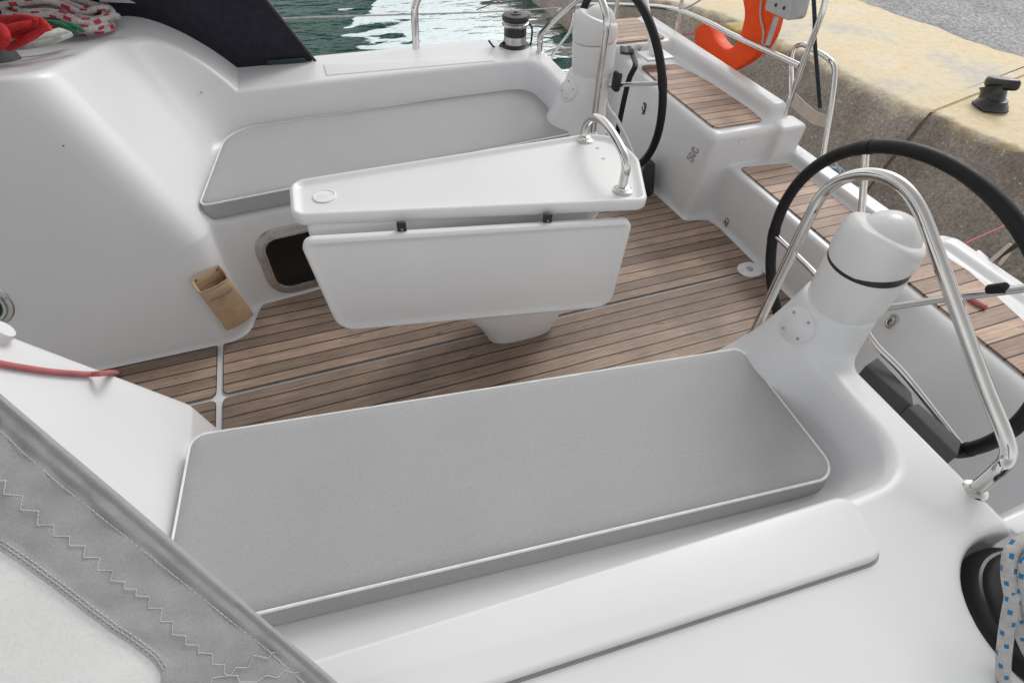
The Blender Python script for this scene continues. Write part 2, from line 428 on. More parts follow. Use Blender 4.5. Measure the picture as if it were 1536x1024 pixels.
def surface_nets(h=.0105):
    xs = np.arange(-1.05, 2.58, h, dtype=np.float32); ys = np.arange(-2.02, 2.02, h, dtype=np.float32); zs = np.arange(-.10, 1.12, h, dtype=np.float32)
    V = field(xs[:, None, None], ys[None, :, None], zs[None, None, :]).astype(np.float32)
    S = V < 0
    nx, ny, nz = V.shape
    c = [S[i:nx-1+i, j:ny-1+j, k:nz-1+k] for i in (0, 1) for j in (0, 1) for k in (0, 1)]
    cnt = sum(a.astype(np.int8) for a in c); act = (cnt > 0) & (cnt < 8)
    idx = -np.ones(act.shape, np.int32); I = np.argwhere(act); idx[act] = np.arange(len(I))
    acc = np.zeros((len(I), 3), np.float32); w = np.zeros(len(I), np.float32)
    cor = [(i, j, k) for i in (0, 1) for j in (0, 1) for k in (0, 1)]
    for a in range(8):
        for b in range(a+1, 8):
            A = cor[a]; B = cor[b]
            if sum(abs(A[q]-B[q]) for q in range(3)) != 1: continue
            va = V[I[:, 0]+A[0], I[:, 1]+A[1], I[:, 2]+A[2]]; vb = V[I[:, 0]+B[0], I[:, 1]+B[1], I[:, 2]+B[2]]
            m = (va < 0) != (vb < 0); t = np.where(m, va/(va-vb+1e-12), 0)
            p = np.array(A, np.float32)+t[:, None]*(np.array(B, np.float32)-np.array(A, np.float32))
            acc += p*m[:, None]; w += m
    P = I+acc/w[:, None]; P = P*h+np.array([xs[0], ys[0], zs[0]])
    for _ in range(2):      # settle the vertices onto the surface
        e = .002; x, yv, z = P[:, 0], P[:, 1], P[:, 2]; f = field(x, yv, z)
        G = np.stack([field(x+e, yv, z)-field(x-e, yv, z), field(x, yv+e, z)-field(x, yv-e, z), field(x, yv, z+e)-field(x, yv, z-e)], 1)/(2*e)
        g2 = np.maximum((G*G).sum(1), .2); P = P-G*(np.clip(f, -h, h)/g2)[:, None]
    Nn = G/np.maximum(np.linalg.norm(G, axis=1), 1e-6)[:, None]
    quads = []
    for ax in range(3):
        s0 = [slice(1, -1)]*3; s0[ax] = slice(0, -1); s1 = list(s0); s1[ax] = slice(1, None)
        a = S[tuple(s0)]; b = S[tuple(s1)]
        E = np.argwhere(a != b); sg = a[a != b]
        off = np.ones(3, int); off[ax] = 0; E = E+off
        u, v = [(1, 2), (2, 0), (0, 1)][ax]
        def at_(du, dv):
            q = E.copy(); q[:, u] -= du; q[:, v] -= dv; return idx[q[:, 0], q[:, 1], q[:, 2]]
        Q = np.stack([at_(1, 1), at_(0, 1), at_(0, 0), at_(1, 0)], 1)
        Q[~sg] = Q[~sg][:, ::-1]; quads.append(Q[(Q >= 0).all(1)])
    Q = np.concatenate(quads)
    me = bpy.data.meshes.new('cockpit_moulding')
    me.vertices.add(len(P)); me.vertices.foreach_set('co', P.astype(np.float32).ravel())
    me.loops.add(Q.size); me.loops.foreach_set('vertex_index', Q.ravel().astype(np.int32))
    me.polygons.add(len(Q)); me.polygons.foreach_set('loop_start', np.arange(0, Q.size, 4, dtype=np.int32))
    me.update(calc_edges=True); me.validate()
    me.polygons.foreach_set('use_smooth', [True]*len(me.polygons))
    me.normals_split_custom_set_from_vertices(Nn.astype(np.float32).tolist())
    print('moulding', len(P), len(Q))
    return me

boat = empty('sailboat', (1, 0, 0), 'white moulded sailboat cockpit with seats, forward bulkheads, helm boxes and teak laid sole', 'sailboat')
me = surface_nets(); me.materials.append(GEL)
mo = bpy.data.objects.new('cockpit_moulding', me); col.objects.link(mo); mo.parent = boat; mo.matrix_parent_inverse = Matrix.Translation((-1, 0, 0))
# hull below the moulding
mb = MB()
pl = roundpoly([(-1.04, -2.0), (2.0, -1.985), (2.535, -1.90), (2.535, 1.90), (2.0, 1.985), (-1.04, 2.0)], [0, .2, .15, .15, .2, 0])
slab(mb, pl, [(.45, -1.3), (.30, -1.0), (.10, -.6), (.02, -.3), (0.003, -.05)], XYZ); mb.build('hull', GEL, boat)

def teak_panel(name, poly, z, m, parent, r=.02, border=True, t=.006):
    mb = MB(); p = roundpoly(poly, r); slab(mb, p, [(0, z-.004), (0, z+t)], XYZ)
    o = mb.build(name, m, parent)
    if border:
        b2 = MB(); q0 = inset(p, -.0025); N = len(p); vs = [Vector((a.x, a.y, z+t-.0015)) for a in q0]+[Vector((a.x, a.y, z+t-.0015)) for a in p]
        b2.add(vs, [(k, (k+1) % N, N+(k+1) % N, N+k) for k in range(N)]); b2.build('caulk_border', CAULK, o)
    return o
# teak cockpit sole: panels divided by the bare white strips
ft = .0
teak_panel('teak_panel', [(-1.0, .011), (-.184, .011), (-.184, .30), (-.6, .30), (-1.0, .30)], ft, TEAKF, boat, [.0, .02, .02, .0, .0])
teak_panel('teak_panel', [(-1.0, -.011), (-.184, -.011), (-.184, -.55), (-1.0, -.55)], ft, TEAKF, boat, [0, .02, .02, 0])
teak_panel('teak_panel', [(-.158, .010), (2.118, .010), (2.118, .33), (2.10, .40), (1.985, .43), (1.94, .95), (1.5, .9), (.1, .49), (-.01, .44), (-.06, .30), (-.158, .275)], ft, TEAKF, boat, [.02, .02, .02, .02, .02, .02, .0, .04, .03, .04, .02])
teak_panel('teak_panel', [(-.158, -.010), (2.118, -.010), (2.118, -.33), (2.10, -.40), (1.985, -.43), (1.96, -.56), (1.5, -.56), (-.158, -.56)], ft, TEAKF, boat, [.02, .02, .02, .02, .02, .02, .0, .0])
# teak on the walk-through step and helm seats
teak_panel('teak_step_pad', [(2.175, -.37), (2.42, -.37), (2.42, .36), (2.175, .39)], .281, TEAKS, boat, .02)
def fix(pts, z): return [tuple(at(*p, z=z)[:2]) for p in pts]
teak_panel('teak_seat_pad', [(2.03, .475), (2.285, .475), (2.30, .60), (2.29, .90), (2.25, 1.16), (2.05, 1.20), (2.03, .90)], .452, TEAKS, boat, .03)
teak_panel('teak_seat_pad', [(2.03, -.475), (2.03, -1.3), (2.21, -1.3), (2.22, -.85), (2.265, -.62), (2.255, -.52), (2.22, -.475)], .452, TEAKS, boat, [.02, .02, .02, .06, .04, .03, .03])
teak_panel('teak_seat_pad', [(1.93, 1.36), (2.28, 1.36), (2.28, 1.70), (1.93, 1.70)], .517, TEAKS, boat, .02)

# coaming locker lids
def lid(poly, z0, z1, rr):
    mb = MB(); slab(mb, roundpoly(poly, rr, 9), edge_prof(z0, z1, .009, 5, False), XYZ); return mb.build('locker_lid', GELL, boat, angle=60)
def groove_shade(poly, z, r):  # flat grey strip painting the shadow in the groove around the lid
    mb = MB(); slab(mb, roundpoly(poly, r, 9), [(-.006, z-.004), (-.006, z+.0012)], XYZ); return mb.build('lid_seam_shade', SEAM_SHADE, boat)
SEAM_SHADE = plain('lid seam shadow gap', (.33, .33, .33), .8)
pn = [tuple(at(430, 953, z=.565)[:2]), tuple(at(1283, 733, z=.575)[:2]), tuple(at(1334, 830, z=.575)[:2]), tuple(at(660, 1016, z=.565)[:2])]
d_ = Vector(pn[0])-Vector(pn[1]); d2 = Vector(pn[3])-Vector(pn[2])
pn[0] = tuple(Vector(pn[0])+d_*.3); pn[3] = tuple(Vector(pn[2])+Vector((-1.55, .0)))
LIDN = lid([(-.35, pn[1][1]+.075), pn[1], pn[2], (-.35, -1.165)], .50, .565, [.01, .035, .035, .01])
groove_shade([(-.35, pn[1][1]+.066), (pn[1][0], pn[1][1]-.008), pn[2], (-.35, -1.165)], .5445, [.01, .035, .035, .01])
LIDF = lid([(.45, 1.195), (1.235, 1.16), (1.235, 1.255), (.45, 1.33)], .55, .574, [.01, .015, .015, .01])

# ------------------------------------------------------------------ cushions
def cushion(px, radii, label, dome=.006):
    pts = [at(a, b, z=.45) for a, b in px]; c = sum(pts, Vector())/4
    root = empty('seat_cushion', (c.x, c.y, .39), label, 'cushion', 'seat cushions')
    poly = roundpoly([p[:2] for p in pts], radii, 10); mb = MB()
    prof = [(-.006, .391), (-.011, .394), (-.011, .400), (-.006, .42), (0, .440), (.0035, .4475), (.010, .4515), (.03, .4535), (.07, .4548), (.12, .4555)]
    slab(mb, poly, prof, XYZ); mb.build('cushion_cover', CUSH, root, angle=80)
    mp = MB(); q = inset(poly, .0015); tube(mp, [Vector((a.x, a.y, .4465)) for a in q], .0035, 8, closed=True)
    mp.build('piping', WHITEP, root); return root
cushion([(286, 652), (1112, 521), (1262, 713), (229, 957)], [.035, .03, .055, .03], 'large grey seat cushion with white piping, in the foreground beside the near steering pedestal')
cushion([(297, 309), (860, 199), (792, 128), (341, 194)], [.03, .03, .03, .16], 'smaller looking grey seat cushion with white piping, behind the folding table')

# ------------------------------------------------------------------ folding table
TZ = .66
tb = empty('folding_table', (.95, -.02, 0), 'white folding cockpit table with hanging leaf and steel grab rail on the teak sole', 'table')
tp = [at(*p, z=TZ)[:2] for p in [(432, 270), (880, 199), (926, 203), (960, 238), (973, 300), (436, 324)]]
poly = roundpoly(tp, [.05, .10, .10, .12, .04, .045], 10)
def dish(t0, t1, rim, lip, depth):
    return [(.006, t0), (0, t0+.006), (0, t1-.010), (.003, t1-.003), (.010, t1), (rim, t1), (rim+.004, t1-.0015), (rim+.009, t1-depth*.5), (rim+.016, t1-depth*.9), (rim+.024, t1-depth), (rim+.06, t1-depth)]
mb = MB(); slab(mb, poly, dish(TZ-.038, TZ, .012, 0, .013), XYZ); mb.build('tabletop', GELT, tb, angle=60)
# cup disc
mb = MB(); c = at(487, 295, z=TZ-.013); lathe(mb, [(.034, 0), (.034, .0035), (.030, .0045), (.029, .002), (.0, .002)], c+Vector((0, 0, .0005))); mb.build('cup_disc', WHITEP, tb)
# stains on the top
for p in [(896, 222), (905, 238)]:
    mb = MB(); lathe(mb, [(.006, 0), (.006, .0004), (0, .0005)], at(*p, z=TZ-.0126)); mb.build('screw_cover', LGREY, tb)
# leaf
A = Vector((.257, -.062, 0)); B = Vector((1.243, -.212, 0)); ex = (B-A).normalized(); en = Vector((ex.y, -ex.x, 0))
def leafuv(px, py): p = atp(px, py, A+en*.016, en); return ((p-A).dot(ex), p.z)
lp = roundpoly([leafuv(447, 362), leafuv(951, 331), leafuv(916, 461), leafuv(509, 498)], [.035, .035, .06, .07], 9)
mb = MB(); slab(mb, lp, dish(-.012, .018, .010, 0, .007), lambda u_, v_, h: A+ex*u_+en*h+Vector((0, 0, v_))); mb.build('hanging_leaf', GELT, tb, angle=60)
# under-table box, trunk and foot
mb = MB(); rotm = Matrix.Rotation(math.atan2(ex.y, ex.x), 3, 'Z')
box(mb, Vector((.72, .045, .565)), (.86, .22, .13), .02, rotm); mb.build('storage_box', GELT, tb)
mb = MB()
def rr(cx, cy, sx, sy, z, n=32):
    o = []
    for k in range(n):
        t = 2*math.pi*k/n; cxx = math.copysign(abs(math.cos(t))**.6, math.cos(t)); s_ = math.copysign(abs(math.sin(t))**.6, math.sin(t))
        o.append(Vector((cx+sx*cxx, cy+sy*s_, z)))
    return o
L = [(.945, .005, .135, .080, 0), (.945, .005, .137, .082, .012), (.94, .01, .175, .100, .10), (.90, .01, .23, .115, .22), (.86, .02, .28, .12, .38), (.82, .03, .33, .12, .52)]
vs = []; n = 32
for l in L: vs += rr(*l)
mb.add(vs, [(i*n+k, i*n+(k+1) % n, (i+1)*n+(k+1) % n, (i+1)*n+k) for i in range(len(L)-1) for k in range(n)]); mb.build('table_pedestal', GELT, tb, angle=70)
for p in [(603, 341), (821, 328)]:
    q = atp(p[0], p[1]+3, A-en*.006, en); h = MB(); box(h, q, (.026, .012, .05), .002, rotm); o = h.build('hinge', BLKP, tb)
    for dz in (-.008, .004):
        m2 = MB(); lathe(m2, [(.0035, 0), (.0035, .0015), (0, .002)], q+en*.0062+Vector((0, 0, dz)), en, 10); m2.build('screw', SCREW, o)
# grab rail
F1 = at(877, 210, z=TZ-.0125); F2 = at(934, 286, z=TZ-.0125); gx = (F2-F1).normalized(); gn = Vector((gx.y, -gx.x, 0))
path = [atp(a, b, F1, gn) for a, b in [(877, 210), (877, 196), (882, 183), (893, 176), (906, 183), (922, 205), (936, 232), (939, 252), (936, 268), (933, 286)]]
mb = MB(); tube(mb, spline(path, 8), .0138, 18); rail = mb.build('grab_rail', STEEL, tb)
for F in (F1, F2):
    mb = MB(); lathe(mb, [(.031, 0), (.031, .003), (.027, .006), (.019, .008), (.0175, .015), (.0135, .016)], F, seg=32); mb.build('base_flange', STEEL, rail)

# ------------------------------------------------------------------ steering pedestals
def pedestal(sg, label, slit):
    cx, cy = 1.517, .740*sg
    root = empty('steering_pedestal', (cx, cy, .655), label, 'steering pedestal', 'steering pedestals')
    mb = MB(); lathe(mb, [(.084, .640), (.086, .656), (.0875, .66), (.0885, .70), (.0895, .765), (.0885, .776), (.085, .778), (.02, .778)], (cx, cy, 0), seg=56); mb.build('column', GELT, root)
    # cap: a hood with a rounded compass bulge, tilted
    mb = MB(); seg = 56; rings = []
    cap0 = .782+(.004 if slit else 0)
    for h, s in [(0, .982), (.004, .998), (.03, 1.0), (.055, .985), (.068, .955), (.076, .90), (.080, .82)]:
        ring = []
        for k in range(seg):
            t = 2*math.pi*k/seg; rr_ = .0905*s
            gp = (.014*max(0, math.cos(t-R(-62)))**.8 if slit else 0)*(1-h/.08)
            hz = cap0+gp+h*(1.0-.34*math.cos(t))
            ring.append(Vector((cx+rr_*math.cos(t), cy+rr_*math.sin(t), hz)))
        rings.append(ring)
    rings.append([Vector((cx+.045*math.cos(2*math.pi*k/seg), cy+.045*math.sin(2*math.pi*k/seg), cap0+.080*(1-.34*.55*math.cos(2*math.pi*k/seg)))) for k in range(seg)])
    vs = [p for r_ in rings for p in r_]; fs = [(i*seg+k, i*seg+(k+1) % seg, (i+1)*seg+(k+1) % seg, (i+1)*seg+k) for i in range(len(rings)-1) for k in range(seg)]
    fs.append(tuple((len(rings)-1)*seg+k for k in range(seg))); fs.append(tuple(range(seg))[::-1])
    mb.add(vs, fs); cap = mb.build('cap', GELT, root, angle=70)
    # compass bulge
    mb = MB(); bm = bmesh.new(); bmesh.ops.create_uvsphere(bm, u_segments=40, v_segments=24, radius=1)
    mx = Matrix.Rotation(R(14), 3, 'Y')
    bm.verts.index_update()
    mb.add([Vector((cx+.012, cy, cap0+.042))+mx @ Vector((v.co.x*.070, v.co.y*.070, v.co.z*.074)) for v in bm.verts], [[v.index for v in f.verts] for f in bm.faces]); bm.free()
    mb.build('compass_hood', GELT, cap, angle=0)
    if slit:
        mb = MB(); lathe(mb, [(.0855, .772), (.0882, .775), (.0882, .800), (.0855, .802)], (cx, cy, 0), axis=(.0, .0, 1), seg=48); mb.build('gap_seal', BLKP, root)
    root.rotation_euler.y = -.075; root.location.x += .006
    # round cover plate on the forward flank
    t = Vector((-1, -.05*sg, .15)); q = hit(*((1195, 488) if sg < 0 else (852, 135))); nn = nrm(q); q = q+nn*.001
    x, y, z = frame(nn); pr = .047
    mb = MB(); lathe(mb, [(pr, -.014), (pr, .0005), (pr-.0012, .0018), (0, .002)], q, nn, 44); pt = mb.build('cover_plate', GEL, root, angle=50)
    for k in range(4):
        a = R(45+90*k+10); p = q+x*math.cos(a)*.034+y*math.sin(a)*.034
        mb = MB(); lathe(mb, [(.004, .001), (.004, .003), (.002, .0034), (0, .0034)], p, nn, 12); mb.build('screw', SCREW, pt)
    return root
pedestal(-1, 'white steering pedestal in the right foreground with a black gap under its cap', True)
pedestal(1, 'white steering pedestal at the far side behind the seat cushion', False)

# ------------------------------------------------------------------ steering wheels
def wheel(C, Rr, tilt, yaw, sg, ends, label):
    C = Vector(C); root = empty('helm_wheel', C, label, 'steering wheel', 'steering wheels')
    ux = Vector((0, 1, 0)); uz = Vector((math.sin(tilt), 0, math.cos(tilt)))
    rz = Matrix.Rotation(yaw, 3, 'Z'); ux = rz @ ux; uz = rz @ uz; n = ux.cross(uz); n = n if n.x > 0 else -n
    mb = MB(); N = 110
    tube(mb, [C+ux*math.cos(2*math.pi*k/N)*Rr+uz*math.sin(2*math.pi*k/N)*Rr for k in range(N)], .0165, 16, closed=True)
    rim = mb.build('rim', BLACK, root)
    hub = C-n*.07
    mb = MB(); lathe(mb, [(.02, -.10), (.024, -.10), (.024, -.01), (.040, 0), (.042, .014), (.03, .022), (.012, .026)], hub, n, 30); mb.build('hub', STEEL, root)
    for e in ends:
        q = atp(*e, C, n)-C; q = q.normalized(); a0 = math.atan2(q.dot(uz), q.dot(ux))
        d = ux*math.cos(a0)+uz*math.sin(a0); p1 = C+d*(Rr-.012)
        mb = MB(); tube(mb, spline([hub+d*.02+n*.008, hub+d*.10+n*.010, hub.lerp(p1, .5)+n*.004, p1], 6), .0085, 14); sp = mb.build('spoke', STEEL, root)
        mb = MB(); tg = (-ux*math.sin(a0)+uz*math.cos(a0))
        tube(mb, [C+(ux*math.cos(a0+s)+uz*math.sin(a0+s))*Rr for s in (-.05, -.025, 0, .025, .05)], .0180, 14); mb.build('spoke_clamp', BLACK, sp)
    return root, C, n, ux, uz
WN = wheel((1.682, -.726, .578), .41, -.13, -.02, -1, [(1298, 222), (1151, 345), (1445, 675), (1600, 425)], 'large black rimmed steering wheel with steel spokes, closest to the camera at the right')
_r, _C, _n, _ux, _uz = WN; q = atp(1496, 433, _C-_n*.012, _n); dd = (q-_C).normalized()
mb = MB(); tube(mb, [q-dd*.016, q+dd*.016], .0115, 14); mb.build('spoke_sleeve', BLACK, _r)
wheel((1.662, .777, .576), .375, -.108, .052, 1, [(993, 125), (930, -30), (955, 243), (850, 110)], 'black rimmed steering wheel with steel spokes at the far side helm')

# ------------------------------------------------------------------ steel grab hoops around the pedestals
near_pts = [(1128, 506), (1152, 455), (1185, 385), (1218, 318), (1238, 287), (1268, 267), (1306, 261), (1345, 273), (1375, 305), (1400, 365), (1438, 470), (1478, 580), (1508, 655), (1512, 685), (1496, 704), (1462, 733)]
hp = [at(a, b, x=1.47+.03*min(1, i/5)) for i, (a, b) in enumerate(near_pts)]
FT = hit(1462, 735); hp[-1] = FT; hp[-2] = at(1496, 706, x=1.485)
def hoop(path, label):
    root = empty('grab_hoop', path[-1], label, 'grab rail', 'grab hoops by the helms')
    mb = MB(); tube(mb, spline(path, 6), .0138, 20); o = mb.build('hoop_tube', STEEL, root)
    mb = MB(); lathe(mb, [(.024, -.004), (.024, .003), (.021, .006), (.0155, .008), (.0150, .012)], path[-1], (path[-2]-path[-1]).normalized().lerp(Vector((0, 0, 1)), .6), 28); mb.build('base_flange', STEEL, o)
    mb = MB(); lathe(mb, [(.022, -.01), (.022, .002), (.016, .006), (.0145, .01)], path[0], Vector((0, 0, 1)), 28); mb.build('base_flange', STEEL, o)
hoop(hp, 'thick steel grab hoop arching over the near steering pedestal')
fl = [at(a, b, x=1.475) for a, b in [(889, 200), (893, 165), (900, 110), (907, 60), (910, 30), (903, 2), (893, -14), (880, -14), (868, -2), (840, 22), (820, 42), (811, 54), (810, 66), (809, 80)]]
hoop(fl, 'slim looking steel grab hoop around the far steering pedestal')

# ------------------------------------------------------------------ openings and fittings in the moulding
def port(px_poly, depthy, rad, frame_m, glass_m, name, wid=.022):
    pts = []
    for a, b in px_poly: pts.append(at(a, b, y=depthy))
    return pts
def port_on(c_px, sx, sz, rad, glass_m, wid=.024, tilt=0, lift=.0):
    q = hit(*c_px); n_ = nrm(q); n_ = Vector((n_.x, n_.y, n_.z)).normalized(); q = q+n_*lift
    xh = Vector((0, 0, 1)).cross(n_).normalized(); zh = n_.cross(xh)
    if tilt: rm = Matrix.Rotation(tilt, 3, n_); xh = rm @ xh; zh = rm @ zh
    poly = roundpoly([(-sx/2, -sz/2), (sx/2, -sz/2), (sx/2, sz/2), (-sx/2, sz/2)], rad, 10)
    xf = lambda u_, v_, h: q+xh*u_+zh*v_+n_*h
    mb = MB(); N = len(poly); vs = []
    prof = [(-wid, -.03), (-wid, .001), (-wid+.003, .004), (-.008, .005), (-.004, .012), (.003, .012), (.006, .006), (.007, -.03)]
    for d, h in prof: vs += [xf(p.x, p.y, h) for p in inset(poly, d)]
    mb.add(vs, [(i*N+k, i*N+(k+1) % N, (i+1)*N+(k+1) % N, (i+1)*N+k) for i in range(len(prof)-1) for k in range(N)])
    fr = mb.build('port_frame', STEELB, boat, angle=35)
    mb = MB(); mb.add([xf(p.x, p.y, .0035) for p in inset(poly, .003)], [tuple(range(N))]); mb.build('pane', glass_m, fr)
    for p in inset(poly, -wid*.6)[::11]:
        mb = MB(); lathe(mb, [(.0035, .003), (.0035, .006), (0, .0065)], xf(p.x, p.y, 0), n_, 10); mb.build('screw', SCREW, fr)
port_on((478, 380), .38, .225, .055, VOID, .032, 0, .006)
port_on((-44, 458), .17, .13, .06, TEAL, .022)

def disc(px, r, h, m, name, off=0, seg=28, parent=None, ring=False):
    q = hit(*px, off); n_ = nrm(q); mb = MB()
    if ring: lathe(mb, [(r, -.002), (r, .001), (r*.86, .0016), (r*.78, .0004), (0, .0004)], q, n_, seg)
    else: lathe(mb, [(r, -.004), (r, h*.6), (r*.85, h), (0, h)], q, n_, seg)
    return mb.build(name, m, parent or boat, angle=45)
o = disc((300, 139), .0095, .0015, GELT, 'plug', ring=True); disc((302, 139), .003, .003, MARK, 'plug_centre', seg=10, parent=o)
disc((95, 219), .003, .0006, MARK, 'scuff', seg=6)
for p in ((1380, 496), (1030, 201), (1030, 202), (1006, 186), (1116, 211), (1113, 212)): pass
disc((1380, 496), .011, .0012, GELT, 'plug', ring=True)
disc((1030, 201), .012, .0012, GELT, 'plug', ring=True)
disc((1006, 186), .008, .0012, GELT, 'plug', ring=True)
disc((1114, 211), .016, .0012, GELT, 'plug', ring=True)
disc((973, 108), .010, .0012, GELT, 'plug', ring=True)
def pad_eye(px, r, sx, name='ring_fitting', m=STEELB):
    q = hit(*px); n_ = nrm(q); x, y, z = frame(n_)
    v = Vector((0, 0, 1)); v = (v-n_*v.dot(n_)); v = v.normalized() if v.length > .1 else x; h_ = n_.cross(v)
    poly = roundpoly([(-r*sx, -r), (r*sx, -r), (r*sx, r), (-r*sx, r)], r*sx*.8, 7); mb = MB()
    slab(mb, poly, edge_prof(-.003, .004, .002, 2, False), lambda a, b, c: q+h_*a+v*b+n_*c); o = mb.build(name, m, boat)
    mb = MB(); c = q+n_*.008
    tube(mb, [c+h_*math.cos(t*.5236)*r*sx*.55+v*math.sin(t*.5236)*r*.62 for t in range(12)], r*.14, 8, closed=True); mb.build('pull_ring', STEEL, o)
pad_eye((1338, 482), .026, .6); pad_eye((1090, 333), .024, .62); pad_eye((966, 163), .030, .55, m=DKGREY)
# floor hatch plate
q = at(1124, 405, z=.007); mb = MB()
slab(mb, roundpoly([(q.x-.055, q.y-.045), (q.x+.06, q.y-.05), (q.x+.06, q.y+.05), (q.x-.055, q.y+.045)], .045, 8), edge_prof(-.002, .006, .003, 3, False), lambda a, b, c: Vector((a, b, c+.007)))
o = mb.build('deck_plate', GELT, boat)
mb = MB(); lathe(mb, [(.016, 0), (.016, .002), (.010, .003), (.009, .001), (0, .001)], q+Vector((.0, 0, .0062)), seg=20); mb.build('cap_ring', STEELB, o)
for dx, dy in ((-.04, .0), (.042, .03), (.042, -.03)):
    mb = MB(); lathe(mb, [(.0035, 0), (.0035, .0012), (0, .0015)], q+Vector((dx, dy, .0062)), seg=10); mb.build('screw', SCREW, o)
# moulded badge on the far helm box: two rows of slanted grey characters
q = hit(1040, 232); n_ = nrm(q); h_ = Vector((0, 0, 1)).cross(n_).normalized(); v = n_.cross(h_)
mb = MB()
def stroke(x0, y0, x1, y1, w=.0042):
    a = Vector((x0+.25*y0, y0)); b = Vector((x1+.25*y1, y1)); d = (b-a).normalized(); s = Vector((-d.y, d.x))*w/2
    P = [a-s, b-s, b+s, a+s]
    mb.add([q+h_*p.x+v*p.y+n_*.0015 for p in P], [(0, 1, 2, 3)])
glyph = {'4': [(.0, 1, 0, .4), (0, .4, .8, .4), (.6, 1, .6, 0)], '2': [(0, 1, .8, 1), (.8, 1, .8, .5), (.8, .5, 0, .5), (0, .5, 0, 0), (0, 0, .8, 0)],
         'D': [(0, 0, 0, 1), (0, 1, .6, 1), (.6, 1, .8, .7), (.8, .7, .8, .3), (.8, .3, .6, 0), (.6, 0, 0, 0)], 'S': [(.8, 1, 0, 1), (0, 1, 0, .5), (0, .5, .8, .5), (.8, .5, .8, 0), (.8, 0, 0, 0)]}
for row, word in ((.004, '42'), (-.034, 'DS')):
    for i, ch in enumerate(word):
        for s in glyph[ch]: stroke(-.026+i*.028+s[0]*.022, row+s[1]*.030, -.026+i*.028+s[2]*.022, row+s[3]*.030)
mb.build('badge', MARK, boat)
# black corner boot by the far wheel, dark grey helm boxes
mb = MB(); b0 = [at(955, 262, z=.008), at(981, 290, z=.008), at(974, 296, z=.008), at(950, 290, z=.008)]
c = sum(b0, Vector())/4
hexa(mb, b0, [p.lerp(Vector((1.93, .74, .12)), .55)+Vector((0, 0, .10)) for p in b0], .006)
bb = mb.build('pedal_boot', BLKP); tag(bb, 'small black wedge shaped boot on the teak sole below the far steering wheel', 'boot')
BRACE = plain('matt dark grey plastic', (.085, .085, .087), .85)
hb = empty('foot_brace', (1.56, -.95, .2), 'dark grey two part plastic brace behind the near coaming edge', 'foot brace')
for P, nm in (([(1298, 548), (1317, 535), (1368, 588), (1372, 612)], 'upper_section'), ([(1362, 610), (1378, 604), (1443, 661), (1437, 684)], 'lower_section')):
    t = [at(a, b, z=.49) for a, b in P]
    mb = MB(); hexa(mb, [Vector((p.x, p.y, .30)) for p in t], t, .004); mb.build(nm, BRACE, hb)

# ------------------------------------------------------------------ leather pouch
pn_ = empty('leather_pouch', hit(330, 440), 'tan leather winch handle pouch hanging on the white side moulding', 'pouch')
qs = [hit(a, b, .018) for a, b in ((286, 415), (321, 397))]
nn = nrm(hit(320, 440)); 
bt = [hit(a, b, .016) for a, b in ((338, 489), (371, 470))]
def lerp(a, b, t): return a.lerp(b, t)
def fr_(px, d): return hit(*px, d)
T0, T1 = qs; B0, B1 = bt
out = nn
FT0 = T0.lerp(B0, .17)+out*.050; FT1 = T1.lerp(B1, .17)+out*.050
FB0 = B0+out*.028; FB1 = B1+out*.028
mb = MB(); rings = []
for t in np.linspace(0, 1, 9):
    a = T0.lerp(B0, t); b = T1.lerp(B1, t); fa = FT0.lerp(FB0, t); fb = FT1.lerp(FB1, t)
    if t > .9: fa = fa.lerp(a, .15); fb = fb.lerp(b, .15)
    ring = []
    c0 = a; 
    for k in range(7): ring.append(a.lerp(b, k/6))
    for k in range(1, 5): ring.append(b.lerp(fb, k/5)+(fb-fa).normalized()*.004*math.sin(math.pi*k/5))
    for k in range(7): s = k/6; ring.append(fb.lerp(fa, s)+out*.012*math.sin(math.pi*s))
    for k in range(1, 5): ring.append(fa.lerp(a, k/5)-(fb-fa).normalized()*.004*math.sin(math.pi*k/5))
    rings.append(ring)
n = len(rings[0]); vs = [p for r_ in rings for p in r_]
fs = [(i*n+k, i*n+(k+1) % n, (i+1)*n+(k+1) % n, (i+1)*n+k) for i in range(len(rings)-1) for k in range(n)]; fs.append(tuple((len(rings)-1)*n+k for k in range(n)))
mb.add(vs, fs); o = mb.build('pouch_body', TAN, pn_, angle=60)
sm = o.modifiers.new('thick', 'SOLIDIFY'); sm.thickness = .004; sm.offset = -1
mb = MB(); tube(mb, [p for p in rings[0]], .0022, 6, closed=True); mb.build('stitched_rim', TAN, pn_)
mb = MB(); inner = [p.lerp(sum(rings[0], Vector())/n, .10)-(T0-B0).normalized()*.045 for p in rings[0]]; mb.add(inner, [tuple(range(n))]); mb.build('lining', DKTAN, pn_)
for s, w_ in ((.12, .06), (.88, .06)):
    p = T0.lerp(T1, s)+(B0-T0).normalized()*.012+out*.002
    mb = MB(); lathe(mb, [(.004, 0), (.004, .002), (0, .003)], p, out, 10); mb.build('rivet', DKGREY, pn_)

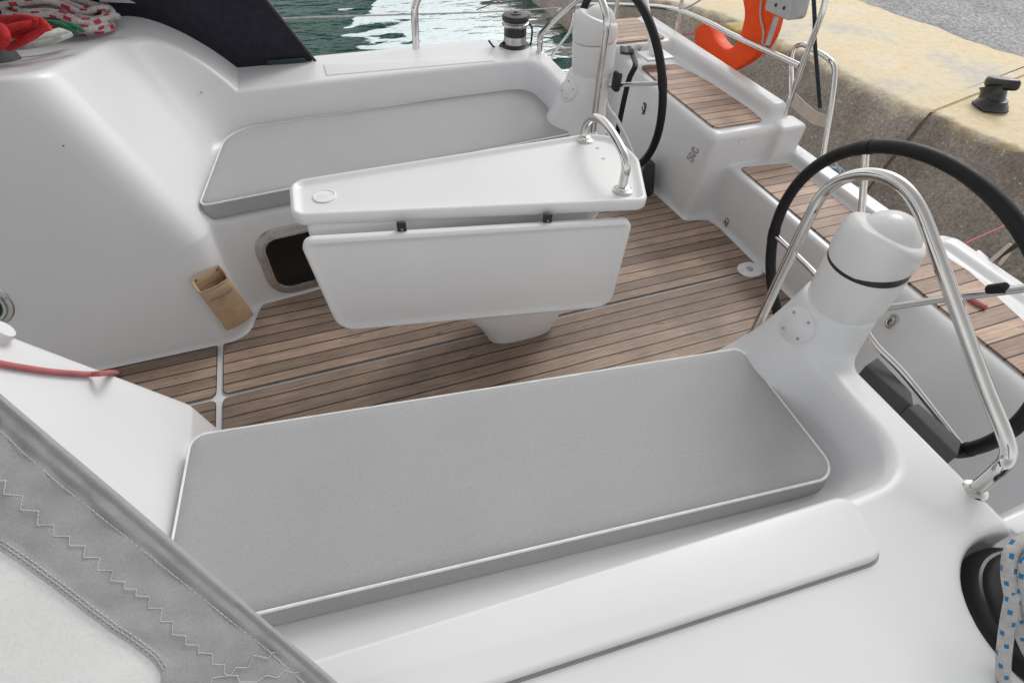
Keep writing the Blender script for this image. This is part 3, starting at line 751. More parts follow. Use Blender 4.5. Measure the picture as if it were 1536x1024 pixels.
# ------------------------------------------------------------------ winches
def winch(base, s, label, kind, axis=(0, 0, 1)):
    root = empty('winch', base, label, 'winch', 'cockpit winches')
    P = lambda pr: [(a*s, b*s) for a, b in pr]
    if kind == 'near':
        mb = MB(); lathe(mb, P([(1.0, 0), (1.03, .06), (1.02, .16), (.96, .30), (.90, .36), (.86, .37), (.85, .40), (.83, .47), (.80, .50), (.78, .52), (.70, .60), (.66, .66), (.60, .68)]), base, axis, 64); mb.build('base', BLKP, root, angle=30)
        mb = MB(); lathe(mb, P([(.62, .62), (.60, .80), (.58, 1.1), (.62, 1.3), (.78, 1.42), (.80, 1.5), (.78, 1.6), (.5, 1.68), (.2, 1.7)]), base, axis, 56); mb.build('drum', BLKP, root)
    else:
        mb = MB(); lathe(mb, P([(.95, 0), (1.0, .03), (1.0, .12), (.93, .22), (.75, .30), (.66, .42)]), base, axis, 48); mb.build('base', BLKP, root, angle=30)
        mb = MB(); lathe(mb, P([(.60, .40), (.62, .42), (.60, .62), (.585, .78), (.58, .80)]), base, axis, 40); mb.build('lower_band', STEELB, root)
        mb = MB(); lathe(mb, P([(.60, .78), (.60, 1.2), (.61, 1.22)]), base, axis, 40); mb.build('drum', BLKP, root)
        mb = MB(); lathe(mb, P([(.62, 1.20), (.72, 1.30), (.72, 1.40), (.66, 1.44), (.66, 1.48)]), base, axis, 40); mb.build('jaw_ring', STEELB, root)
        mb = MB(); lathe(mb, P([(.66, 1.47), (.70, 1.52), (.72, 1.66), (.66, 1.76), (.3, 1.80), (.28, 1.84), (.12, 1.84), (.1, 1.76), (.0, 1.76)]), base, axis, 40); mb.build('top_cap', BLKP, root)
    return root
fw = at(772, 76, z=.545)
winch(fw, .092, 'black and silver winch on the far coaming in front of the dark water', 'far')
mb = MB(); b = fw; r_ = at(792, 36, y=fw.y)
tube(mb, spline([at(790, 34, y=fw.y), at(797, 40, y=fw.y), at(798, 52, y=fw.y), at(795, 74, y=fw.y)], 6), .005, 8)
o = mb.build('loose_line', ROPE_D); tag(o, 'short dark line end hanging from the far winch', 'rope')
mb = MB(); tube(mb, spline([at(733, 61, y=fw.y), at(740, 70, y=fw.y), at(748, 75, y=fw.y)], 6)+spline([at(748, 75, y=fw.y), at(752, 66, y=fw.y), at(762, 62, y=fw.y)], 5), .0045, 8)
o = mb.build('loose_line', ROPE_D); tag(o, 'dark line lying against the left of the far winch base', 'rope')
nw = at(1546, 928, z=.475)
winch(nw, .125, 'large black winch in the bottom right corner under a blue flecked rope', 'near')
# near rope hung over the winch
rp = empty('coiled_rope', nw+Vector((0, 0, .2)), 'white rope with blue flecks hanging over the near winch', 'rope')
def rpath(pts): return [at(a, b, z=zz) for a, b, zz in pts]
strands = [
    [(1512, 1070, .50), (1505, 1010, .56), (1508, 960, .61), (1517, 905, .66), (1528, 860, .70), (1545, 835, .72), (1570, 830, .72)],
    [(1570, 1010, .54), (1548, 985, .57), (1530, 945, .61), (1519, 900, .66), (1513, 860, .70), (1518, 826, .72), (1540, 806, .73), (1580, 800, .73)],
    [(1590, 1000, .56), (1566, 972, .60), (1548, 930, .645), (1537, 890, .68), (1535, 860, .71), (1548, 838, .73), (1590, 826, .73)],
    [(1600, 960, .60), (1572, 930, .65), (1560, 895, .68), (1560, 860, .70), (1590, 845, .72)],
]
for s in strands:
    mb = MB(); tube(mb, spline(rpath(s), 10), .0098, 16); mb.build('strand', ROPE_B, rp)

# ------------------------------------------------------------------ rope heap at the top left
def lay(px, py, lift): return hit(px, py, 0)+Vector((0, 0, lift))
hr = empty('coiled_rope', hit(100, 60), 'coil of white rope with red flecks on the white coachroof at the top left', 'rope')
base_c = hit(110, 58); ax = (hit(185, 50)-hit(30, 62)); ax.z = 0; ln = ax.length; ax.normalize(); ay = Vector((-ax.y, ax.x, 0))
for i in range(11):
    j = random.uniform
    cx = j(-.06, .10)*ln; wd = .020+.016*(i % 5)+j(-.004, .006); zl = .015+.0145*(i//2)+j(0, .006); hl = ln*(.46+j(-.06, .05)); oy = j(-.012, .02)+.028*(i/11)
    c0 = Vector((base_c.x, base_c.y, 0))+ax*(cx-.04)+ay*(oy+.055)
    pts = []
    for k in range(12):
        t = 2*math.pi*k/12; ex_ = math.copysign(abs(math.cos(t))**.8, math.cos(t))
        p = c0+ax*(ex_*hl+.05*ln)+ay*math.sin(t)*wd*(1.5 if math.cos(t) > 0 else .8)+ax*j(-.008, .008)+ay*j(-.007, .007)
        zb = f1  # rest on the roof
        p.z = .80+.19*min(1, max(0, 1.15-p.y))+zl*(1.15 if math.cos(t) < .2 else .75)+j(-.005, .005); pts.append(p)
    mb = MB(); tube(mb, spline(pts, 7, True), .0112, 12, closed=True); mb.build('loop', ROPE_R, hr)
# wrap turns at the left
for i in range(3):
    c0 = Vector((base_c.x, base_c.y, 0))-ax*(.42*ln-.012*i)+ay*.07; c0.z = .80+.19*(1.15-c0.y)+.055
    mb = MB(); tube(mb, [c0+ay*math.cos(t*.4488)*.055+Vector((0, 0, 1))*math.sin(t*.4488)*.045+ax*.006*t/14 for t in range(14)], .010, 10, closed=True); mb.build('wrap', ROPE_W, hr)
def heap(name, label, mat_, paths, r, n_=8, flat=1.):
    root = empty(name, hit(*paths[0][0][:2]), label, 'rope')
    for p in paths:
        mb = MB(); tube(mb, spline([hit(a, b, 0)+Vector((0, 0, l)) for a, b, l in p], n_), r, 12, flat=flat); mb.build('strand', mat_, root)
def heapz(name, label, mat_, paths, r):
    root = empty(name, at(*paths[0][0][:2], z=.9), label, 'rope')
    for p in paths:
        mb = MB(); tube(mb, spline([at(a, b, z=z_) for a, b, z_ in p], 8), r, 12, flat=.8); mb.build('strand', mat_, root)
heapz('folded_rope', 'bright red rope tucked in front of the red flecked coil', ROPE_RED,
     [[(12, 72, .92), (38, 60, .95), (60, 46, .97), (66, 36, .985), (50, 31, .985), (20, 33, .98), (-20, 36, .97)],
      [(-10, 60, .96), (20, 49, .965), (45, 42, .975), (58, 36, .985), (40, 29, .99), (15, 30, .985), (-10, 30, .98)],
      [(-14, 50, .985), (0, 40, .985), (7, 50, .98), (6, 62, .965), (-8, 72, .94)],
      [(22, 60, .95), (44, 52, .955), (62, 44, .96), (74, 40, .965)], [(10, 44, .98), (34, 38, .985), (50, 36, .985)]], .0125)
heapz('folded_rope', 'grey white rope loop lying under the red rope on the coachroof', ROPE_W,
     [[(18, 71, .885), (45, 68, .89), (75, 62, .89), (104, 51, .885)], [(30, 60, .93), (56, 56, .925), (80, 50, .92), (98, 45, .91)]], .0125)
heapz('folded_rope', 'short dark green rope bend between the white and red ropes', ROPE_G,
     [[(68, 33, .965), (88, 37, .96), (106, 43, .945), (113, 50, .92)], [(92, 35, .96), (110, 39, .95), (122, 45, .925)]], .0095)
mb = MB(); q = hit(-4, 92); n_ = nrm(q); lathe(mb, [(.062, -.01), (.062, .002), (.055, .03), (.050, .045), (.040, .055), (.0, .055)], q, n_, 36)
o = mb.build('clutch_housing', DKGREY); tag(o, 'dark grey rounded fitting at the left edge beside the red rope', 'deck fitting')
# red line at the lower left
rl = [hit(a, b, .006) for a, b in ((-30, 541), (0, 548), (35, 554), (80, 560), (130, 563), (165, 562), (178, 561))]
mb = MB(); tube(mb, spline(rl, 6)+[rl[-1]+(rl[-1]-rl[-2]).normalized()*.006], .0060, 12)
o = empty('red_line', rl[3], 'faded red line with a whipped end lying on the near white moulding', 'rope'); mb.build('line', REDC, o)
mb = MB(); e = rl[-1]; d = (rl[-1]-rl[-2]).normalized(); tube(mb, [e-d*.003, e+d*.012, e+d*.013], .0064, 12); mb.build('whipping', REDC, o)
# round white fitting edge at the left
disc((-6, 503), .022, .02, GELT, 'vent_cap')

# ------------------------------------------------------------------ spray hood (near, grey canvas with clear window)
cP = [at(510, 1024, z=.66), at(0, 590, z=1.02), at(0, 1010, z=.86)]
cn = (cP[1]-cP[0]).cross(cP[2]-cP[0]).normalized(); 
if cn.dot(CAMP-cP[0]) < 0: cn = -cn
sh = empty('spray_hood', cP[0], 'grey canvas spray hood edge with white zigzag stitching and a clear window', 'spray hood')
def wr(p):
    return p+cn*(.006*noise.noise(Vector((p.x*9, p.y*5, p.z*22)))+.003*noise.noise(p*38))
def cpt(px, py, off=0): p = atp(px, py, cP[0], cn); return wr(p)+cn*off
Ecurve = spline([(-160, 454, 0), (0, 590, 0), (130, 700, 0), (255, 806, 0), (400, 932, 0), (510, 1026, 0), (650, 1146, 0)], 14)
Lcurve = spline([(-160, 716, 0), (0, 826, 0), (62, 868, 0), (140, 928, 0), (205, 974, 0), (232, 996, 0), (241, 1018, 0), (228, 1046, 0), (150, 1130, 0)], 11)
def resample(c, n):
    L = [0.]
    for i in range(1, len(c)): L.append(L[-1]+(c[i]-c[i-1]).length)
    o = []
    for k in range(n):
        s = L[-1]*k/(n-1); i = max(j for j in range(len(L)) if L[j] <= s+1e-9); i = min(i, len(c)-2)
        o.append(c[i].lerp(c[i+1], (s-L[i])/max(1e-9, L[i+1]-L[i])))
    return o
NT = 150; NS = 34; Ec = resample(Ecurve, NT); Lc = resample(Lcurve, NT)
mb = MB(); vs = []
for i in range(NT):
    for j in range(NS):
        s = (j/(NS-1))**1.15; p = Ec[i].lerp(Lc[i], s); dpx = (p-Ec[i]).length
        off = .0035 if dpx < 34 else 0
        if dpx < 12: off = .0055*math.sqrt(max(0, 1-((dpx-7)/7.5)**2))+.002 if dpx > .01 else -.004
        de = (p-Lc[i]).length
        if de < 15: off += .0022
        off += .0015*math.sin((p.x+p.y)*.05+2*math.sin(p.x*.013)) if 34 < dpx and de > 15 else 0
        vs.append(cpt(p.x, p.y, off))
mb.add(vs, [(i*NS+j, i*NS+j+1, (i+1)*NS+j+1, (i+1)*NS+j) for i in range(NT-1) for j in range(NS-1)])
o = mb.build('canvas_panel', CANV, sh, angle=0)
# clear vinyl window
m, nt, b = mat('clear scratched vinyl'); v = coords(nt, 'Object', scale=(1, 1, 1))
b.inputs['Base Color'].default_value = (.62, .62, .61, 1); b.inputs['Roughness'].default_value = .25
nz = noise_n(nt, coords(nt, 'Object', scale=(1, .6, 1)), 420, 4, .8)
r_ = ramp(nt, nz, [(.30, (.46, .46, .45)), (.42, (.60, .60, .59)), (.6, (.65, .65, .64))]); nt.links.new(r_.outputs[0], b.inputs['Base Color'])
al = ramp(nt, nz, [(.25, .9), (.5, .62)]); nt.links.new(al.outputs[0], b.inputs['Alpha']); VIN = m
mb = MB(); vs = []
Wl = resample([Vector((-260, 800, 0)), Vector((-260, 1250, 0)), Vector((100, 1250, 0))], NT)
for i in range(NT):
    for j in range(8): p = Lc[i].lerp(Wl[i], j/7); vs.append(cpt(p.x, p.y, -.003))
mb.add(vs, [(i*8+j, i*8+j+1, (i+1)*8+j+1, (i+1)*8+j) for i in range(NT-1) for j in range(7)]); mb.build('clear_window', VIN, sh, angle=0)
THREAD = plain('white thread', (.52, .52, .51), .8)
def stitch(pts, dash=7, gap=2.5, r=.00055, off=.0016, name='stitching'):
    mb = MB(); pts = [Vector((a, b, 0)) for a, b in pts]
    for a, b in zip(pts, pts[1:]):
        L = (b-a).length; s = 0
        while s < L:
            e = min(L, s+dash); p = a.lerp(b, s/L); q = a.lerp(b, e/L); m_ = p.lerp(q, .5)
            tube(mb, [cpt(p.x, p.y, off-.0006), cpt(m_.x, m_.y, off+.0004), cpt(q.x, q.y, off-.0006)], r, 6); s += dash+gap
    mb.build(name, THREAD, sh)
zz = [(0, 120), (30, 120), (20, 180), (105, 188), (92, 250), (172, 255), (163, 318), (240, 318), (240, 368), (312, 368), (308, 408), (380, 410), (372, 462), (445, 465), (435, 520), (505, 520), (492, 565), (557, 570), (555, 600), (610, 605), (605, 633), (668, 638), (660, 690), (724, 690), (715, 748), (772, 750), (768, 806), (830, 810), (828, 850), (887, 852), (885, 886), (947, 890), (945, 935), (1003, 940), (1000, 983), (1030, 990), (1055, 955), (1110, 955), (1135, 900), (1200, 915), (1215, 890), (1280, 885)]
stitch([(a/2.976, 680+b/2.976) for a, b in zz], 5, .6)
zz2 = [(940, 1024), (950, 998), (1060, 990), (1070, 1020), (1150, 1020), (1190, 990), (1240, 1000), (1270, 965), (1310, 980), (1370, 965)]
stitch([(a/2.976, 680+b/2.976) for a, b in zz2], 5, .6)
stitch([(a/2.976, 680+b/2.976) for a, b in [(110, 0), (300, 165), (560, 370), (760, 530), (960, 690), (1200, 880), (1330, 1000), (1400, 1060)]], 7, 2, off=.001)
stitch([(-20, 629), (0, 646), (37, 680)], 7, 2)
for o_ in (9, 15):
    stitch([(p.x+o_*.65, p.y-o_*.75) for p in Lc[30:118:6]], 6, 3, off=.0032)
# unseen hood roof, added to shade the forward bulkhead and darken steel reflections
def hoodz(x, y): return 1.47+.10*(1-(y/1.35)**2)+.03*math.sin((x+.12)*2.2)
vs = []; nx_, ny_ = 24, 30
for i in range(nx_):
    for j in range(ny_):
        x = -.34-1.4*i/(nx_-1); y = -1.22+2.52*j/(ny_-1); vs.append(Vector((x-.05*(1-(y/1.35)**2), y, hoodz(x, y)+.006*noise.noise(Vector((x*4, y*4, 1))))))
fs = [(i*ny_+j, i*ny_+j+1, (i+1)*ny_+j+1, (i+1)*ny_+j) for i in range(nx_-1) for j in range(ny_-1)]
mb = MB(); mb.add(vs, fs); o = mb.build('hood_shade_roof', NAVY, sh, angle=0); so_ = o.modifiers.new('t', 'SOLIDIFY'); so_.thickness = .003
mb = MB(); tube(mb, [vs[j]+Vector((.0, 0, -.014)) for j in range(ny_)], .0125, 14); mb.build('added_shade_roof_hoop', STEEL, sh)
# far navy canvas side panel with its light lower window band
dn = empty('navy_canvas_panel', at(467, 93, z=.57), 'dark navy canvas side screen standing on the far coaming', 'canvas screen')
edgeU = [Vector((-.75, 1.42, .74)), Vector((-.38, 1.41, .74)), Vector((-.22, 1.41, .72)), Vector((-.06, 1.40, .64)), Vector((.08, 1.395, .565)), Vector((.25, 1.39, .562)), Vector((.42, 1.385, .565))]
top = [Vector((-1.2, 1.30, 1.4)), Vector((-.90, 1.30, 1.4)), Vector((-.70, 1.31, 1.38)), Vector((-.5, 1.31, 1.36)), Vector((-.32, 1.31, 1.33)), Vector((-.15, 1.31, 1.30)), Vector((.05, 1.31, 1.27))]
eu = spline(edgeU, 6); tu = spline(top, 6); vs = []; n = len(eu)
for i in range(n):
    for j in range(16):
        t = j/15; p = eu[i].lerp(tu[i], t); p.y += .035*noise.noise(Vector((p.x*3.5+t*2, 4, p.z*3)))*math.sin(math.pi*min(1, t*1.6)); vs.append(p)
mb = MB(); mb.add(vs, [(i*16+j, i*16+j+1, (i+1)*16+j+1, (i+1)*16+j) for i in range(n-1) for j in range(15)]); mb.build('screen_cloth', NAVY, dn, angle=0)
mb = MB(); tube(mb, [eu[-1].lerp(tu[-1], t/10)+Vector((.004, 0, 0)) for t in range(11)], .008, 10); mb.build('edge_pole', BLKP, dn)
y_ = 1.385
mb = MB(); w0 = [at(150, 3, y=y_), at(250, 6.5, y=y_), at(346, 6, y=y_), at(352, -4, y=y_), at(356, -60, y=y_), at(130, -60, y=y_)]
mb.add([p+Vector((0, -.004, 0)) for p in w0], [tuple(range(6))]); mb.build('window_band', LGREY, dn)
mb = MB(); f_ = at(470, 95, z=.56); lathe(mb, [(.008, 0), (.008, .012), (.005, .018), (0, .02)], f_, seg=14); mb.build('foot_fitting', STEEL, dn)
mb = MB(); slab(mb, roundpoly([at(a, b, y=1.40).to_2d() if 0 else (at(a, b, y=1.398).x, at(a, b, y=1.398).z) for a, b in ((402, 88), (455, 84), (463, 92), (398, 94))], .008), [(0, 0), (0, .003)], lambda x, z, h: Vector((x, 1.398-h-.02, z))); mb.build('tinted_patch', TEAL, dn)

# ------------------------------------------------------------------ rails at the stern and far side
def rails(name, label, cat, paths, group=None, feet=()):
    root = empty(name, paths[0][0][0], label, cat, group)
    for p, r, nm in paths:
        mb = MB(); tube(mb, spline(p, 7) if len(p) > 2 else p, r, 14); mb.build(nm, STEEL, root)
    for f in feet:
        mb = MB(); lathe(mb, [(.026, -.004), (.026, .003), (.017, .006), (.016, .02), (.013, .021)], f, seg=20); mb.build('base_flange', STEEL, root)
    return root
X0 = 2.44
gx = lambda a, b, x=X0: at(a, b, x=x)
rails('stern_rail', 'long polished steel stern rail running behind the far helm seat to the boarding gate', 'rail',
      [([gx(838, 16), gx(876, 8), gx(925, 7.5), gx(969, 9), gx(1000, 12), gx(1024, 18), gx(1060, 33), gx(1095, 51), gx(1134, 69), gx(1200, 99)], .0125, 'top_rail'),
       ([gx(1010, 79), gx(1016, 40), gx(1027, -20)], .010, 'stanchion'),
       ([gx(1174, 183), gx(1186, 147), gx(1207, 88), (gx(1233, 20)), gx(1245, -40)], .0125, 'gate_post'),
       ([gx(1172, 183, 2.42), gx(1185, 150, 2.46), gx(1187, 128, 2.5), gx(1186.5, 90, 2.56), gx(1192, 72, 2.6), gx(1204, 67, 2.6), gx(1222, 76, 2.6), gx(1242, 88, 2.6), gx(1252, 105, 2.6), gx(1248, 150, 2.57), gx(1240, 200, 2.55), gx(1230, 262, 2.54)], .0115, 'gate_hoop')],
      feet=[gx(1010, 79), gx(1174, 183)])
rails('guard_stanchion', 'upright thick steel stanchion standing by the far coaming against the water', 'stanchion',
      [([at(625, 84, y=1.50), at(622, 22, y=1.52), at(624, 6, y=1.53), at(634, -16, y=1.55)], .018, 'post')])
mb = MB(); tube(mb, spline([at(380, 29, y=1.9), at(505, 25, y=1.95), at(612, 22, y=2.0), at(740, 18, y=2.2), at(870, 10, y=2.6), at(960, 4, x=2.44)], 5), .0042, 8)
o = mb.build('guard_wire', ROPE_W); tag(o, 'pale guard line stretched low across the dark water', 'line')
mb = MB(); tube(mb, [at(715, 15, y=2.9), at(728, 10, y=2.9), at(765, -4, y=2.9)], .004, 8)
o = mb.build('mooring_line', REDC); tag(o, 'short brownish mooring line above the water left of the far winch', 'rope')
mb = MB(); tube(mb, spline([at(828, 84, x=1.75), at(842, 65, x=1.76), at(856, 45, x=1.78), at(862, 20, x=1.80)], 5), .009, 12)
o = mb.build('support_tube', STEEL); tag(o, 'slanted steel tube just left of the far steering pedestal', 'rail')
# flagstaff socket post (white, tapering) at the far quarter
mb = MB(); a = at(981, 86, z=.50); tube(mb, spline([a, at(974, 40, x=a.x+.03), at(968, 0, x=a.x+.05), at(962, -40, x=a.x+.07)], 5), .016, 12, rf=lambda t: 1.3-.5*t)
o = mb.build('white_post', GELT); tag(o, 'white tapering post on the far quarter behind the far wheel', 'post')
mb = MB(); box(mb, a+Vector((.02, .02, .0)), (.16, .12, .012), .005); o = mb.build('mounting_plate', GELT); tag(o, 'small white mounting plate under the tapering post', 'plate')
# slim tube behind the far pedestal
mb = MB(); tube(mb, spline([at(925, 118, x=1.60), at(927, 60, x=1.56), at(931, 0, x=1.54), at(933, -40, x=1.53)], 5), .008, 12)
# clamp at the far wheel hub
mb = MB(); q = at(925, 122, x=1.60); box(mb, q, (.03, .045, .08), .012); o = mb.build('hub_clamp', BLKP); tag(o, 'black clamp at the hub of the far steering wheel', 'clamp')
# strap over the far locker
mb = MB(); sp = [at(944, 70, z=.54), at(950, 86, z=.535), at(953, 99, z=.53)]; a = at(953, 99, z=.53)
sp += [Vector((a.x-.035, a.y-.02, .47)), Vector((a.x-.05, a.y-.03, .30)), Vector((a.x-.06, a.y-.04, .10))]
tube(mb, spline(sp, 5), .014, 8, flat=.25); o = mb.build('black_strap', BLACK); tag(o, 'black webbing strap over the far teak seat locker', 'strap')
mb = MB(); hexa(mb, [at(a, b, z=.53) for a, b in ((930, 82), (945, 84), (944, 74), (930, 70))], [at(a, b, z=.58) for a, b in ((930, 78), (943, 79), (942, 71), (930, 68))], .006)
o = mb.build('gear_bag', BLACK); tag(o, 'small black bag lying behind the far steering pedestal', 'bag')
mb = MB(); tube(mb, spline([at(948, 76, z=.55), at(956, 70, z=.56), at(962, 74, z=.55)], 5), .012, 8); o = mb.build('red_white_cord', ROPE_R); tag(o, 'tiny red and white cord end beside the black strap', 'rope')
# light line hanging from the rail
mb = MB(); tube(mb, spline([gx(1037, 22, 2.47), gx(1040, 40, 2.47), gx(1036, 62, 2.47), gx(1043, 72, 2.47), gx(1050, 90, 2.47)], 5), .004, 8); o = mb.build('lanyard', ROPE_W); tag(o, 'thin pale lanyard hanging beside the orange life ring', 'rope')
mb = MB(); tube(mb, spline([gx(1000, 60, 2.46), gx(1020, 54, 2.46), gx(1040, 50, 2.47)], 4), .004, 8); tube(mb, spline([gx(1024, 56, 2.46), gx(1034, 64, 2.46), gx(1044, 72, 2.47)], 4), .0025, 8)
o = mb.build('lanyard', REDC); tag(o, 'faded red lanyard tied left of the orange life ring', 'rope')
mb = MB(); tube(mb, spline([gx(1018, 17, 2.46), gx(1034, 10, 2.5), gx(1048, 2, 2.5), gx(1060, -8, 2.5)], 4), .0045, 8); o = mb.build('lashing', ROPE_W); tag(o, 'pale lashing knotted on the stern rail at the corner', 'rope')

# orange horseshoe life ring
lr = empty('life_ring', gx(1100, 50, 2.52), 'orange horseshoe life ring hanging on the stern rail', 'life ring')
outer = [(1041, 50), (1044, 42), (1052, 36), (1061, 38), (1068, 54), (1077, 67), (1088, 74), (1100, 69), (1108, 56), (1113, 40), (1116, 20), (1112, -6), (1108, -40), (1100, -70), (1130, -84), (1152, -40), (1158, 0), (1156, 25), (1147, 58), (1128, 86), (1106, 101), (1085, 108), (1065, 98), (1050, 82), (1042, 66)]
pts = [(p.y, p.z) for p in (gx(a, b, 2.50) for a, b in outer)]
poly = [Vector(p) for p in pts]; poly = [Vector(p[:2]) for p in spline([(p.x, p.y, 0) for p in poly], 3, True)]
mb = MB(); slab(mb, poly, [(.012, .085), (.004, .082), (0, .074), (-.002, .04), (0, .008), (.004, .002), (.012, 0)], lambda y, z, h: Vector((2.50+h, y, z))); mb.build('foam_body', ORANGE, lr, angle=50)
mb = MB(); tube(mb, spline([gx(1146, -20, 2.49), gx(1141, 8, 2.49), gx(1141, 28, 2.49), gx(1145, 48, 2.49), gx(1143, 66, 2.49)], 5), .0045, 8); tube(mb, spline([gx(1143, 66, 2.49), gx(1150, 76, 2.51), gx(1130, 95, 2.52), gx(1098, 110, 2.53)], 5), .003, 8); mb.build('grab_line', ROPE_W, lr)
# light box on a bracket
lb = empty('rescue_light_box', gx(1172, 12, 2.5), 'light grey plastic box with two black holes on a grey bracket', 'equipment box')
P = [(1156, -30), (1207, -20), (1196, 26), (1190, 30), (1180, 31), (1146, 15)]
pp = roundpoly([((gx(a, b, 2.44)).y, (gx(a, b, 2.44)).z) for a, b in P], .012)
mb = MB(); slab(mb, pp, [(.004, .05), (0, .045), (0, .004), (.004, 0)], lambda y, z, h: Vector((2.44+h, y, z))); mb.build('box_body', LGREY, lb)
for p in ((1164, 8), (1176, 12.5)):
    mb = MB(); lathe(mb, [(.0075, 0), (.0075, .002), (0, .002)], gx(*p, 2.4395), (-1, 0, 0), 14); mb.build('hole', BLKP, lb)
mb = MB(); P0 = gx(1165, 26, 2.46); P1 = gx(1150, 70, 2.46); tube(mb, [P0, P1], .018, 4, flat=.5); mb.build('bracket', STEELB, lb)
mb = MB(); lathe(mb, [(.016, -.006), (.016, .006), (.0, .008)], gx(1148, 75, 2.45), (-1, 0, 0), 12); mb.build('clamp', BLKP, lb)
# dark cable by the gate post
mb = MB(); tube(mb, spline([gx(1220, -10, 2.46), gx(1222, 30, 2.46), gx(1222, 60, 2.5), gx(1226, 110, 2.56), gx(1230, 162, 2.60)], 6), .0085, 10); o = mb.build('shore_cable', ROPE_D); tag(o, 'dark blue grey cable hanging behind the gate post', 'cable')
# beige canvas flap on the gate hoop
P = [(1190, 137, 2.53), (1205, 152, 2.56), (1222, 166, 2.57), (1243, 176, 2.57), (1239, 192, 2.57), (1218, 186, 2.57), (1202, 174, 2.56), (1184, 158, 2.53)]
mb = MB(); vs = [gx(a, b, c) for a, b, c in P]; mb.add(vs+[v+Vector((.006, 0, -.001)) for v in vs], [(0, 1, 6, 7), (1, 2, 5, 6), (2, 3, 4, 5), (8, 9, 14, 15), (9, 10, 13, 14), (10, 11, 12, 13)]+[(i, (i+1) % 8, 8+(i+1) % 8, 8+i) for i in range(8)])
o = mb.build('canvas_flap', BEIGE, angle=60); tag(o, 'pale beige canvas strap stretched on the steel gate hoop', 'canvas strap')
mb = MB(); tube(mb, [gx(1157, 163, 2.44), gx(1172, 151, 2.46), gx(1187, 139, 2.52)], .003, 8); o = mb.build('lashing', ROPE_W); tag(o, 'thin white lashing tied to the foot of the gate post', 'rope')
# fender and swim ladder plate behind transom
fd = empty('fender', at(1254, 270, z=.06), 'blue fender hanging between the transom and the quay', 'fender')
mb = MB(); a = at(1243, 258, z=.12); b = at(1268, 286, z=.02); dd = (b-a).normalized(); Lh = (b-a).length
lathe(mb, [(.0, -.0), (.03, .01), (.055, .05), (.06, .10), (.058, .16), (.04, .2), (.0, .22)], a-dd*.02, dd, 24); mb.build('fender_body', BLUE, fd)
mb = MB(); tube(mb, spline([at(1238, 246, z=.15), at(1252, 244, z=.2), at(1262, 262, z=.15), at(1274, 272, z=.10)], 5), .006, 8); mb.build('fender_line', ROPE_W, fd)
sl = MB(); hexa(sl, [at(a, b, z=.10) for a, b in ((1262, 300), (1292, 278), (1296, 330), (1288, 334))], [at(a, b, z=.16) for a, b in ((1262, 300), (1292, 278), (1296, 330), (1288, 334))], .006)
o = sl.build('folding_platform', BEIGE); tag(o, 'pale folded boarding platform hinged behind the walk-through step', 'platform')
# transom corner cleat and tackle on the near quarter
nq = empty('stern_cleat', hit(1470, 400), 'white moulded cleat block on the near quarter with a dark tackle', 'cleat')
mb = MB(); c = at(1470, 392, z=.44); hexa(mb, [at(a, b, z=.38) for a, b in ((1445, 398), (1468, 378), (1492, 395), (1480, 402))], [at(a, b, z=.44) for a, b in ((1455, 384), (1468, 373), (1484, 388), (1474, 394))], .008); mb.build('cleat_block', GELT, nq)
mb = MB(); tube(mb, [at(1478, 397, z=.42), at(1518, 372, z=.50), at(1545, 355, z=.55)], .008, 10); mb.build('tackle', BLKP, nq)
mb = MB(); tube(mb, [at(1486, 392, z=.44), at(1516, 366, z=.51)], .007, 8); tube(mb, [at(1499, 397, z=.43), at(1514, 378, z=.46)], .006, 8); mb.build('wooden_peg', BEIGE, nq)
# red lines
mb = MB(); tube(mb, [at(1412, 385, z=.36), at(1461, 359, z=.36), at(1500, 342, z=.33), at(1560, 305, z=.27)], .0042, 8); o = mb.build('mooring_line', REDC); tag(o, 'thin red mooring line running from the transom to the quay', 'rope')
mb = MB(); tube(mb, spline([at(1453, 446, z=.466), at(1462, 452, z=.466), at(1472, 458, z=.466), at(1479, 461, z=.464)], 4), .0075, 8)
o = mb.build('red_lashing', REDC); tag(o, 'short knotted red lashing on the near teak helm seat', 'rope')
# dark rubber sleeve on the near wheel's right spoke
# rail stub at far right edge, bright deck piece
mb = MB(); hexa(mb, [at(a, b, z=.30) for a, b in ((1490, 775), (1545, 748), (1570, 800), (1530, 808))], [at(a, b, z=.40) for a, b in ((1494, 780), (1542, 760), (1570, 800), (1530, 804))], .008)
o = mb.build('deck_step', GELT); tag(o, 'bright white deck step just above the near winch at the right edge', 'step')

# ------------------------------------------------------------------ water
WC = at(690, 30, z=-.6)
m, nt, b = mat('harbour water'); WATER = m
v = coords(nt, 'Object', scale=(1, 1.9, 1), rot=(0, 0, R(20)))
n1 = noise_n(nt, v, 2.2, 3, .45); n2 = noise_n(nt, v, 9, 3, .5)
b.inputs['Base Color'].default_value = (.006, .072, .055, 1); b.inputs['Roughness'].default_value = .03; b.inputs['IOR'].default_value = 1.33; b.inputs['Specular IOR Level'].default_value = .3
mx = nd(nt, 'ShaderNodeMath', operation='MULTIPLY_ADD'); nt.links.new(n2, mx.inputs[0]); mx.inputs[1].default_value = .22; nt.links.new(n1, mx.inputs[2])
bn = bump(nt, b, mx.outputs[0], 1.0, .30)
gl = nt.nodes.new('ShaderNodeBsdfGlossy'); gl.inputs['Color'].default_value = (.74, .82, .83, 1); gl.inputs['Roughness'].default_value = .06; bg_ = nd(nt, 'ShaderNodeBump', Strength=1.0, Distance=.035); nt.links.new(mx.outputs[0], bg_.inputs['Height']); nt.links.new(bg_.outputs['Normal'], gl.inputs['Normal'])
vv = coords(nt, 'Object', scale=(1, 2.2, 1), rot=(0, 0, R(-14)), loc=(.3, 0, 0)); fs_ = noise_n(nt, vv, 1.5, 3, .5)
